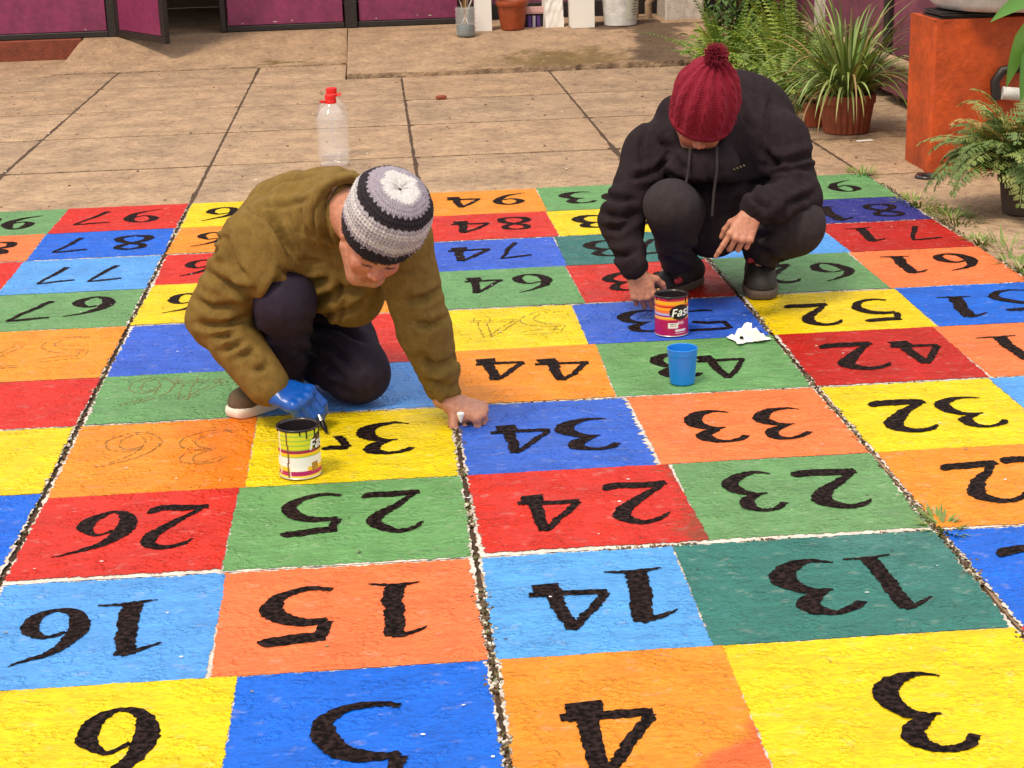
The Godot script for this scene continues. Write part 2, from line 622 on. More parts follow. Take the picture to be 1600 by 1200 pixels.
func skirt_strip(b: MB, nx: int, nz: int) -> void:
	var ring := []
	for i in nx + 1: ring.append(i)
	for j in range(1, nz + 1): ring.append(j * (nx + 1) + nx)
	for i in range(nx - 1, -1, -1): ring.append(nz * (nx + 1) + i)
	for j in range(nz - 1, 0, -1): ring.append(j * (nx + 1))
	var base := b.v.size()
	b.col = Color.WHITE
	for k in ring:
		var q: Vector3 = b.v[k]
		b.vert(q)
		b.vert(Vector3(q.x, -0.05, q.z))
	for k in ring.size():
		var a := base + 2 * k
		var c := base + 2 * ((k + 1) % ring.size())
		b.quad(a, c, c + 1, a + 1)

# strokes of the digits, upright, in units of the digit's height: x, y, width
const DIGITS := {
	"0": [[Vector3(0.27, 1.0, 0.07), Vector3(0.05, 0.75, 0.12), Vector3(0.04, 0.4, 0.15), Vector3(0.25, 0.0, 0.07), Vector3(0.48, 0.3, 0.14), Vector3(0.5, 0.7, 0.14), Vector3(0.27, 1.0, 0.07)]],
	"1": [[Vector3(0.30, 0.98, 0.15), Vector3(0.29, 0.5, 0.155), Vector3(0.27, 0.03, 0.16)], [Vector3(0.06, 0.80, 0.02), Vector3(0.17, 0.90, 0.055), Vector3(0.33, 0.985, 0.07)], [Vector3(0.08, 0.0, 0.02), Vector3(0.28, 0.03, 0.055), Vector3(0.50, 0.015, 0.02)]],
	"2": [[Vector3(0.03, 0.80, 0.02), Vector3(0.12, 0.92, 0.07), Vector3(0.28, 0.97, 0.10), Vector3(0.43, 0.84, 0.15), Vector3(0.42, 0.66, 0.15), Vector3(0.28, 0.42, 0.11), Vector3(0.10, 0.16, 0.07), Vector3(0.03, 0.03, 0.05)], [Vector3(0.01, 0.05, 0.11), Vector3(0.20, 0.07, 0.15), Vector3(0.43, 0.06, 0.15), Vector3(0.50, 0.10, 0.13), Vector3(0.54, 0.16, 0.03)]],
	"3": [[Vector3(0.03, 0.82, 0.07), Vector3(0.10, 0.92, 0.08), Vector3(0.24, 0.97, 0.07), Vector3(0.38, 0.88, 0.14), Vector3(0.38, 0.72, 0.14), Vector3(0.24, 0.57, 0.07), Vector3(0.16, 0.55, 0.02)], [Vector3(0.20, 0.57, 0.03), Vector3(0.36, 0.52, 0.12), Vector3(0.46, 0.33, 0.17), Vector3(0.38, 0.12, 0.14), Vector3(0.20, 0.03, 0.07), Vector3(0.05, 0.08, 0.02)]],
	"4": [[Vector3(0.38, 0.97, 0.06), Vector3(0.20, 0.66, 0.075), Vector3(0.03, 0.33, 0.07)], [Vector3(0.01, 0.32, 0.085), Vector3(0.28, 0.30, 0.085), Vector3(0.56, 0.29, 0.085)], [Vector3(0.38, 0.96, 0.10), Vector3(0.40, 0.55, 0.11), Vector3(0.40, 0.33, 0.12)], [Vector3(0.41, 0.31, 0.19), Vector3(0.42, 0.10, 0.20)]],
	"5": [[Vector3(0.09, 0.92, 0.13), Vector3(0.28, 0.93, 0.15), Vector3(0.50, 0.97, 0.13), Vector3(0.55, 0.99, 0.06)], [Vector3(0.13, 0.93, 0.08), Vector3(0.08, 0.66, 0.10)], [Vector3(0.07, 0.62, 0.05), Vector3(0.20, 0.66, 0.11), Vector3(0.36, 0.58, 0.15), Vector3(0.47, 0.37, 0.15), Vector3(0.38, 0.12, 0.10), Vector3(0.18, 0.02, 0.07), Vector3(0.02, 0.07, 0.05)]],
	"6": [[Vector3(0.55, 1.0, 0.015), Vector3(0.36, 0.89, 0.06), Vector3(0.17, 0.68, 0.12), Vector3(0.09, 0.40, 0.17), Vector3(0.15, 0.13, 0.12), Vector3(0.30, 0.03, 0.06), Vector3(0.44, 0.17, 0.13), Vector3(0.45, 0.38, 0.14), Vector3(0.33, 0.54, 0.06), Vector3(0.18, 0.46, 0.05)]],
	"7": [[Vector3(0.05, 0.88, 0.07), Vector3(0.28, 0.93, 0.09), Vector3(0.52, 0.97, 0.06)], [Vector3(0.50, 0.95, 0.05), Vector3(0.36, 0.52, 0.07), Vector3(0.18, 0.03, 0.09)]],
	"8": [[Vector3(0.28, 0.97, 0.06), Vector3(0.11, 0.87, 0.11), Vector3(0.13, 0.68, 0.11), Vector3(0.29, 0.54, 0.11), Vector3(0.45, 0.36, 0.13), Vector3(0.44, 0.14, 0.12), Vector3(0.27, 0.03, 0.06)], [Vector3(0.27, 0.035, 0.06), Vector3(0.09, 0.14, 0.13), Vector3(0.10, 0.36, 0.13), Vector3(0.27, 0.54, 0.09), Vector3(0.42, 0.70, 0.11), Vector3(0.43, 0.87, 0.11), Vector3(0.28, 0.965, 0.06)]],
	"9": [[Vector3(0.0, 0.0, 0.015), Vector3(0.19, 0.11, 0.06), Vector3(0.38, 0.32, 0.12), Vector3(0.46, 0.60, 0.17), Vector3(0.40, 0.87, 0.12), Vector3(0.25, 0.97, 0.06), Vector3(0.11, 0.83, 0.13), Vector3(0.10, 0.62, 0.14), Vector3(0.22, 0.46, 0.06), Vector3(0.37, 0.54, 0.05)]],
	"stroke": [[Vector3(0.09, 0.95, 0.09), Vector3(0.24, 0.92, 0.11), Vector3(0.36, 0.96, 0.05)], [Vector3(0.10, 0.93, 0.08), Vector3(0.17, 0.60, 0.09)]],
	"half": [[Vector3(0.05, 0.97, 0.10), Vector3(0.30, 0.97, 0.10), Vector3(0.55, 0.97, 0.10)], [Vector3(0.05, 0.97, 0.07), Vector3(0.05, 0.63, 0.07)], [Vector3(0.05, 0.66, 0.09), Vector3(0.28, 0.68, 0.10), Vector3(0.44, 0.60, 0.10)], [Vector3(0.08, 0.14, 0.04), Vector3(0.20, 0.10, 0.08), Vector3(0.40, 0.13, 0.05)]]}


const DIGIT_SPOTS := {
	16: [Vector2(-0.693, -0.249), Vector2(-0.839, -0.236)], 15: [Vector2(-0.173, -0.257), Vector2(-0.366, -0.264)], 14: [Vector2(0.320, -0.256), Vector2(0.183, -0.236)], 13: [Vector2(0.821, -0.245), Vector2(0.669, -0.242)],
	26: [Vector2(-0.669, -0.773), Vector2(-0.823, -0.758)], 25: [Vector2(-0.171, -0.793), Vector2(-0.354, -0.802)], 24: [Vector2(0.391, -0.758), Vector2(0.186, -0.738)], 23: [Vector2(0.850, -0.776), Vector2(0.664, -0.784)],
	34: [Vector2(0.331, -1.251), Vector2(0.170, -1.252)], 33: [Vector2(0.837, -1.253), Vector2(0.659, -1.257)], 44: [Vector2(0.343, -1.835), Vector2(0.160, -1.868)], 43: [Vector2(0.800, -1.786), Vector2(0.656, -1.812)],
	64: [Vector2(0.347, -2.867), Vector2(0.174, -2.874)], 74: [Vector2(0.316, -3.384), Vector2(0.154, -3.364)], 84: [Vector2(0.363, -3.861), Vector2(0.186, -3.838)], 94: [Vector2(0.377, -4.364), Vector2(0.189, -4.351)],
	67: [Vector2(-1.159, -2.835), Vector2(-1.340, -2.810)], 77: [Vector2(-1.172, -3.318), Vector2(-1.353, -3.324)], 87: [Vector2(-1.153, -3.830), Vector2(-1.379, -3.832)], 97: [Vector2(-1.179, -4.346), Vector2(-1.366, -4.348)],
	22: [Vector2(1.354, -0.780), Vector2(1.202, -0.762)], 32: [Vector2(1.336, -1.263), Vector2(1.163, -1.255)], 42: [Vector2(1.385, -1.824), Vector2(1.190, -1.807)], 52: [Vector2(1.388, -2.293), Vector2(1.187, -2.276)],
	61: [Vector2(1.856, -2.876), Vector2(1.657, -2.867)], 51: [Vector2(1.861, -2.331), Vector2(1.665, -2.280)], 71: [Vector2(1.856, -3.355), Vector2(1.661, -3.363)], 81: [Vector2(1.850, -3.795), Vector2(1.632, -3.767)],
	36: [Vector2(-0.645, -1.313), Vector2(-0.833, -1.329)], 46: [Vector2(-0.707, -1.846), Vector2(-0.844, -1.827)], 57: [Vector2(-1.159, -2.325), Vector2(-1.339, -2.252)], 54: [Vector2(0.328, -2.346), Vector2(0.175, -2.336)],
	53: [Vector2(0.831, -2.289), Vector2(0.635, -2.303)], 35: [Vector2(-0.185, -1.301), Vector2(-0.334, -1.362)], 3: [Vector2(0.720, 0.282)], 4: [Vector2(0.186, 0.290)],
	5: [Vector2(-0.245, 0.270)], 6: [Vector2(-0.658, 0.230)]}


func numeral(digit: String, at: Vector2, h: float, turn: float, y: float, pencil: bool) -> ArrayMesh:
	# painted the other way up: the digit's top points to +z, its right to -x
	var b := MB.new()
	var k := 0
	# no two painted by hand alike
	var sx := rng.randf_range(0.96, 1.12)
	var fat := rng.randf_range(0.88, 1.16)
	var shear := rng.randf_range(-0.07, 0.07)
	var odd := rng.randf() * 90.0
	for st: Array in DIGITS[digit]:
		var line := smooth_line(st, 0.025)
		var rows := []
		for i in line.size():
			var p: Vector3 = line[i]
			p.z *= fat
			p.x += shear * (p.y - 0.5) + 0.035 * edge_noise.get_noise_2d(p.y * 1.6 + odd, p.x * 1.6)
			p.y += 0.035 * edge_noise.get_noise_2d(p.x * 1.6 + odd + 50.0, p.y * 1.6)
			var d: Vector3 = line[mini(i + 1, line.size() - 1)] - line[maxi(i - 1, 0)]
			var n2 := Vector2(-d.y, d.x).normalized()
			var wob := 0.018
			var w1 := maxf(p.z * 0.5 + wob * edge_noise.get_noise_2d(i * 9.0 + k * 50.0, at.x * 90.0), 0.006)
			var w2 := maxf(p.z * 0.5 + wob * edge_noise.get_noise_2d(i * 9.0 + k * 50.0 + 400.0, at.y * 90.0), 0.006)
			var q1 := Vector2(p.x - 0.27, p.y - 0.5) + n2 * w1
			var q2 := Vector2(p.x - 0.27, p.y - 0.5) - n2 * w2
			rows.append([q1, q2])
		if pencil:
			for s in 2:
				for i in rows.size() - 1:
					if edge_noise.get_noise_2d(i * 3.0 + s * 77.0, at.x * 31.0 + at.y * 17.0 + k) > 0.22:
						continue
					var a: Vector2 = rows[i][s]
					var c: Vector2 = rows[i + 1][s]
					var nn := (c - a).orthogonal().normalized() * 0.0055
					b.face([place(a - nn, at, h, sx, turn, y), place(c - nn, at, h, sx, turn, y), place(c + nn, at, h, sx, turn, y), place(a + nn, at, h, sx, turn, y)])
		else:
			var base := b.v.size()
			var across := 4
			for r: Array in rows:
				for j in across + 1:
					b.vert(place(r[0].lerp(r[1], float(j) / across), at, h, sx, turn, y + k * 0.0003))
			for i in rows.size() - 1:
				for j in across:
					var a := base + i * (across + 1) + j
					b.quad(a, a + 1, a + across + 2, a + across + 1)
		k += 1
	# all faces look up
	for i in range(0, b.idx.size(), 3):
		var e := b.v[b.idx[i]]
		if ((b.v[b.idx[i + 2]] - e).cross(b.v[b.idx[i + 1]] - e)).y < 0.0:
			var s := b.idx[i + 1]
			b.idx[i + 1] = b.idx[i + 2]
			b.idx[i + 2] = s
	return b.commit()

func place(q: Vector2, at: Vector2, h: float, sx: float, turn: float, y: float) -> Vector3:
	var r := Vector2(-q.x * sx, q.y) * h
	r = r.rotated(turn)
	var x := at.x + r.x
	var z := at.y + r.y
	return Vector3(x, y + gy(x, z), z)

func row_line(r: int, x: float) -> float:
	var z: float = ROW_Z[r]
	match r:
		3: z += -0.035 if x < -1.0 else 0.0
		5: z += 0.075 if x < 0.0 else -0.012
		7: z += 0.03 if x < -1.0 else -0.015
		9: z += 0.012 if x > 1.0 else -0.01
	return z

func mid_line(slab: int, r: int) -> float:
	# where the two squares of a slab meet, by row
	if slab == -1:
		return [-0.47, -0.525, -0.537, -0.523, -0.51, -0.5, -0.5, -0.49, -0.5, -0.5][r]
	if slab == 0:
		return [0.427, 0.418, 0.502, 0.478, 0.452, 0.438, 0.483, 0.488, 0.509, 0.515][r]
	if slab == 1:
		return [1.49, 1.49, 1.49, 1.483, 1.494, 1.52, 1.512, 1.522, 1.51, 1.50][r]
	return slab + 0.475

func build_painted_grid() -> void:
	var none := func(_p: Vector2, _u: float, _t: float) -> Color: return Color.WHITE
	for c in range(-2, 2):
		for r in range(0, 10, 2):
			var b := sheet(Vector2(c, ROW_Z[r]), Vector2(c + 1, ROW_Z[r]), Vector2(c + 1, ROW_Z[r + 2]), Vector2(c, ROW_Z[r + 2]), [0.007, 0.007, 0.0015, 0.0015], [0.008, 0.008, 0.003, 0.003], 0.0012, 110, 110, c * 3.0 + r * 17.0 + 300.0, none)
			part(b.commit(), "primer_coat", M.primer, pavement)
	# number: [paint, digits as drawn (tens, units), pencilled only, second tint, tint side]
	var cells := {
		7: ["green", ""], 6: ["yellow", "6"], 5: ["blue", "5"], 4: ["orange", "4"], 3: ["yellow", "3"], 2: ["red", "2"], 1: ["green", "1"],
		18: ["yellow", "18"], 17: ["orange", "17"], 16: ["light_blue", "16"], 15: ["salmon", "15"], 14: ["light_blue", "14"], 13: ["teal", "13"], 12: ["blue", "12"], 11: ["yellow", "11"],
		28: ["green", "28"], 27: ["blue", ""], 26: ["red", "26"], 25: ["green", "25"], 24: ["red", "24"], 23: ["green", "23"], 22: ["orange", "22"], 21: ["light_blue", "21"],
		38: ["red", ""], 37: ["yellow", ""], 36: ["orange", "p36"], 35: ["yellow", "3s"], 34: ["mid_blue", "34"], 33: ["salmon", "33"], 32: ["yellow", "32"], 31: ["light_blue", "31"],
		48: ["yellow", ""], 47: ["red", ""], 46: ["green", "p46"], 45: ["light_blue", ""], 44: ["orange", "44"], 43: ["green", "43"], 42: ["dark_red", "42"], 41: ["salmon", "41"],
		58: ["green", ""], 57: ["orange", "p57"], 56: ["mid_blue", ""], 55: ["red", ""], 54: ["yellow", "p54"], 53: ["mid_blue", "h3"], 52: ["yellow", "52"], 51: ["blue", "51"],
		68: ["mid_blue", "68"], 67: ["green", "67"], 66: ["yellow", "66"], 65: ["orange", "65"], 64: ["green", "64"], 63: ["red", "63"], 62: ["green", "62"], 61: ["salmon", "61"],
		78: ["red", "78"], 77: ["light_blue", "77"], 76: ["red", "76"], 75: ["light_blue", "75"], 74: ["mid_blue", "74"], 73: ["teal", "73"], 72: ["light_blue", "72"], 71: ["dark_red", "71"],
		88: ["salmon", "88"], 87: ["blue", "87"], 86: ["orange", "86"], 85: ["green", "85"], 84: ["red", "84"], 83: ["yellow", "83"], 82: ["orange", "82"], 81: ["dark_blue", "81"],
		98: ["green", "98"], 97: ["red", "97"], 96: ["yellow", "96"], 95: ["mid_blue", "95"], 94: ["orange", "94"], 93: ["green", "93"], 92: ["red", "92"], 91: ["green", "91"]}
	# digit centres read off the squares: [tens across, units across, along], 0..1 from the left and from the near edge
	var spots := {26: [0.70, 0.32, 0.47], 25: [0.66, 0.30, 0.52], 24: [0.74, 0.36, 0.50], 23: [0.69, 0.36, 0.48], 16: [0.64, 0.26, 0.47], 15: [0.67, 0.30, 0.52], 14: [0.72, 0.37, 0.50], 13: [0.67, 0.35, 0.50], 34: [0.62, 0.33, 0.49], 33: [0.66, 0.40, 0.47], 32: [0.70, 0.34, 0.45], 44: [0.66, 0.29, 0.53], 43: [0.66, 0.33, 0.50], 42: [0.77, 0.38, 0.50], 64: [0.66, 0.32, 0.5], 22: [0.80, 0.39, 0.5], 35: [0.62, 0.34, 0.58], 36: [0.74, 0.40, 0.50], 53: [0.66, 0.32, 0.48], 62: [0.77, 0.38, 0.5], 91: [0.65, 0.30, 0.5], 81: [0.70, 0.27, 0.5], 71: [0.71, 0.33, 0.5], 61: [0.71, 0.33, 0.48], 52: [0.77, 0.38, 0.5], 51: [0.70, 0.33, 0.5], 12: [0.66, 0.34, 0.5]}
	for n: int in cells:
		var aside := n in [1, 2, 7, 11, 17, 18, 21, 28, 38, 48, 58]
		var info: Array = cells[n]
		var r := int(n / 10)
		var k := n % 10
		# columns count from the right: 1 lies at x 1.5..2
		var slab := 1 - int((k - 1) / 2)
		var right_half := k % 2 == 1
		var m := mid_line(slab, r)
		var x0 := m if right_half else float(slab)
		var x1 := float(slab + 1) if right_half else m
		var zn := row_line(r, (x0 + x1) * 0.5)
		var zf := row_line(r + 1, (x0 + x1) * 0.5)
		var outer := func() -> float: return rng.randf_range(0.004, 0.010)
		var inset := [0.001 if right_half else outer.call(), outer.call() if right_half else 0.001, outer.call() if r % 2 == 0 else 0.001, 0.001 if r % 2 == 0 else outer.call()]
		inset[0] += 0.003 if not right_half else 0.0
		inset[1] += 0.003 if right_half else 0.0
		var rag := [0.009 if not right_half else 0.005, 0.009 if right_half else 0.005, 0.008 if r % 2 == 0 else 0.004, 0.004 if r % 2 == 0 else 0.008]
		if n == 34: rag[1] = 0.016; inset[1] = 0.012
		if n == 24 or n == 23 or n == 26: inset[2] = 0.018
		if r == 9: inset[3] = 0.004
		var col: Color = PAINTS[info[0]]
		col = Color(col.r * rng.randf_range(0.95, 1.04), col.g * rng.randf_range(0.95, 1.04), col.b * rng.randf_range(0.95, 1.04))
		var skew := rng.randf_range(-0.006, 0.006)
		var second := col
		if n == 36: second = Color(0.88, 0.21, 0.004)
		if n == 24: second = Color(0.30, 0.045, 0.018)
		if n == 13: second = Color(0.055, 0.20, 0.18)
		if n == 4: second = Color(0.80, 0.14, 0.035)
		if n == 35: second = Color(0.80, 0.52, 0.004)
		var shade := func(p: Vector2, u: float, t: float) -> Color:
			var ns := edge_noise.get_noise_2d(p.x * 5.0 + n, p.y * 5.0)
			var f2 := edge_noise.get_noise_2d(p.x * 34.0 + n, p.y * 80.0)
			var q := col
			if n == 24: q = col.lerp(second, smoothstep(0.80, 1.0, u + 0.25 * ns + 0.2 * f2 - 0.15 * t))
			elif n == 36: q = col.lerp(second, smoothstep(0.55, 0.8, u + 0.35 * ns + 0.08 * f2))
			elif n == 13: q = col.lerp(second, smoothstep(0.35, 0.75, u * t + 0.3 * ns + 0.2 * f2))
			elif n == 4: q = col.lerp(second, smoothstep(0.5, 0.56, u * 0.9 - t * 0.75 + 0.12 * ns))
			# thin and thick coats, grit that shows through
			var brushed := edge_noise.get_noise_2d(p.x * 5.0 + n * 3.0, p.y * 60.0)
			var coat := 1.0 + 0.16 * ns + 0.08 * f2 + 0.18 * brushed
			var scuff := smoothstep(0.42, 0.62, edge_noise.get_noise_2d(p.x * 14.0 + n * 5.0, p.y * 22.0) + 0.35 * f2)
			q = q.lerp(Color(0.55, 0.50, 0.44), scuff * 0.16)
			return Color(q.r * coat, q.g * coat, q.b * coat)
		var lift := 0.0024 + (0.0008 if (r + k) % 2 == 0 else 0.0)
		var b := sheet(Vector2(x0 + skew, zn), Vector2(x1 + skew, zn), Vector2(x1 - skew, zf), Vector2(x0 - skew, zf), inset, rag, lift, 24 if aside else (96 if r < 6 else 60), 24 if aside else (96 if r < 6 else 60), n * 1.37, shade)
		var name_of: String = info[0]
		var tint := name_of.replace("_", " ").replace("mid ", "").replace("dark red", "red")
		var what: String = info[1]
		var lab := "%s painted square" % tint
		if what == "p36" or what == "p46" or what == "p57" or what == "p54":
			lab += " with pencilled number %d" % n
		elif what != "":
			lab += " for number %d, lettered upside down" % n
		else:
			lab += " not lettered yet"
		var cell := part(b.commit(), "painted_square", M.paint, pavement, lab)
		var pencil := what.begins_with("p")
		if pencil: what = what.substr(1)
		var h := rng.randf_range(0.245, 0.265)
		var spot: Array = spots.get(n, [0.67, 0.32, 0.5])
		if what.length() == 1: spot = [0.0, {6: 0.54, 5: 0.50, 4: 0.45, 3: 0.60}.get(n, 0.5), {6: 0.55, 5: 0.52, 4: 0.55, 3: 0.5}.get(n, 0.5)]
		for i in what.length():
			var ch := what[i]
			if ch == "s": ch = "stroke"
			if ch == "h": ch = "half"
			var across: float = spot[1] if (i == 1 or what.length() == 1) else spot[0]
			var at := Vector2(lerpf(x0, x1, across), lerpf(zn, zf, spot[2]))
			if DIGIT_SPOTS.has(n):
				at = DIGIT_SPOTS[n][i if what.length() == DIGIT_SPOTS[n].size() else 0]
			part(numeral(ch, at, h * (1.12 if what.length() == 1 else 1.0), rng.randf_range(-0.07, 0.07), 0.0042 if not pencil else 0.0040, pencil), "numeral", M.pencil if pencil else M.black_paint, cell)

# ------------------------------------------------------------------ buildings
func block_y(x: float, z: float) -> float:
	var t := (z + 8.85) / (-10.95 + 8.85)
	return 0.022 + 0.122 * smoothstep(0.0, 0.75, t) - 0.002

func build_building() -> void:
	var b := thing("school_building", "purple panelled school wall with dark frames and an open doorway", "building", Vector3(0, 0, -10.7))
	var y0 := 0.152
	# red plinth under the left wall, concrete sill under the rest
	part(box_mesh(Vector3(-8.0, -0.05, -0.1), Vector3(-2.40, 0.150, 0.09), 0.006), "plinth", M.plinth_red, b, "red painted plinth")
	part(box_mesh(Vector3(-2.395, -0.05, -0.1), Vector3(0.6, 0.149, 0.045), 0.006), "sill", M.concrete_grey, b)
	# panels between posts
	var spans := [[-8.0, -6.1], [-6.05, -4.15], [-4.1, -2.2], [-1.30, -0.39], [-0.29, 0.50]]
	for s: Array in spans:
		for lev: Array in [[y0 + 0.045, 1.05], [1.11, 2.6]]:
			part(box_mesh(Vector3(s[0] + 0.012, lev[0], -0.02), Vector3(s[1] - 0.012, lev[1], 0.012), 0.003), "panel", M.purple, b)
		part(box_mesh(Vector3(s[0] + 0.002, y0, -0.03), Vector3(s[1] - 0.002, y0 + 0.042, 0.03), 0.004), "rail", M.dark_frame, b)
		part(box_mesh(Vector3(s[0] + 0.002, 1.053, -0.03), Vector3(s[1] - 0.002, 1.107, 0.03), 0.004), "rail", M.dark_frame, b)
		part(box_mesh(Vector3(s[0] + 0.002, 2.603, -0.03), Vector3(s[1] - 0.002, 2.66, 0.03), 0.004), "rail", M.dark_frame, b)
	for x: Array in [[-6.1, -6.05], [-4.15, -4.1], [-2.2, -2.125], [-1.345, -1.30], [-0.388, -0.292], [0.502, 0.56]]:
		part(box_mesh(Vector3(x[0], y0 - 0.001, -0.05), Vector3(x[1], 2.66, 0.045), 0.005), "post", M.dark_frame, b)
	part(box_mesh(Vector3(-2.124, 2.15, -0.04), Vector3(-1.346, 2.21, 0.04), 0.004), "lintel", M.dark_frame, b)
	part(box_mesh(Vector3(-2.124, 2.213, -0.02), Vector3(-1.346, 2.6, 0.012), 0.003), "panel", M.purple, b)
	# the room behind: floor, walls and ceiling
	part(box_mesh(Vector3(-8.0, 0.0, -2.45), Vector3(0.56, 0.146, -0.102), 0.0), "room_floor", M.concrete_grey, b)
	part(box_mesh(Vector3(-8.0, 0.147, -2.6), Vector3(0.56, 2.7, -2.46), 0.0), "room_wall", M.dark_void, b)
	part(box_mesh(Vector3(-8.1, 0.147, -2.6), Vector3(-8.0, 2.7, -0.1), 0.0), "room_wall", M.dark_void, b)
	part(box_mesh(Vector3(0.45, 0.147, -2.45), Vector3(0.56, 2.7, -0.06), 0.0), "room_wall", M.dark_void, b)
	part(box_mesh(Vector3(-8.1, 2.701, -2.6), Vector3(0.62, 2.78, 0.35), 0.0), "roof", M.dark_frame, b)
	# open door leaf
	var d := Node3D.new()
	d.name = "door"
	d.position = Vector3(-2.12, y0, 0.045)
	d.rotation.y = -1.02
	b.add_child(d)
	part(box_mesh(Vector3(0.05, 0.055, -0.018), Vector3(0.80, 1.95, 0.014), 0.003), "door_panel", M.purple, d)
	part(box_mesh(Vector3(0.0, 0.004, -0.022), Vector3(0.86, 0.054, 0.024), 0.004), "door_rail", M.dark_frame, d)
	part(box_mesh(Vector3(0.0, 0.055, -0.022), Vector3(0.049, 1.99, 0.024), 0.004), "door_stile", M.dark_frame, d)
	part(box_mesh(Vector3(0.801, 0.055, -0.022), Vector3(0.86, 1.99, 0.024), 0.004), "door_stile", M.dark_frame, d)
	part(box_mesh(Vector3(0.05, 1.951, -0.022), Vector3(0.80, 1.99, 0.024), 0.004), "door_rail", M.dark_frame, d)
	# paint nicks along the bottom of the panels
	for i in 9:
		var s: Array = spans[[2, 3, 4][i % 3]]
		var m := MB.new()
		var w := rng.randf_range(0.006, 0.03)
		m.box(Vector3(0, 0, 0), Vector3(w, rng.randf_range(0.004, 0.010), 0.001), 0.0)
		var o := part(m.commit(), "paint_chip", M.white_wall, b)
		o.position = Vector3(rng.randf_range(s[0] + 0.05, s[1] - 0.1), y0 + rng.randf_range(0.046, 0.075), 0.0122)
	# recessed store corner to the right of the panels
	var st := thing("store_wall", "shadowed mauve wall of the store corner behind the buckets", "wall", Vector3(0, 0, -11.05))
	part(box_mesh(Vector3(0.60, -0.05, -0.15), Vector3(3.9, 2.7, 0.0), 0.0), "wall", M.mauve, st)
	part(box_mesh(Vector3(0.61, 0.12, 0.002), Vector3(2.9, 0.26, 0.03), 0.004), "skirting", M.dark_frame, st)
	var wp := thing("white_pillar", "white plastered pillar with a stained foot beside the shrub", "pillar", Vector3(2.22, 0, -10.45))
	var pm := MB.new()
	pm.box(Vector3(-0.17, 0.0, -0.22), Vector3(0.13, 2.6, 0.18), 0.015)
	part(pm.commit(), "pillar_shaft", M.white_wall, wp)
	var ft := MB.new()
	ft.box(Vector3(-0.20, -0.05, -0.25), Vector3(0.155, 0.16, 0.205), 0.02)
	part(ft.commit(), "pillar_foot", M.concrete_grey, wp)

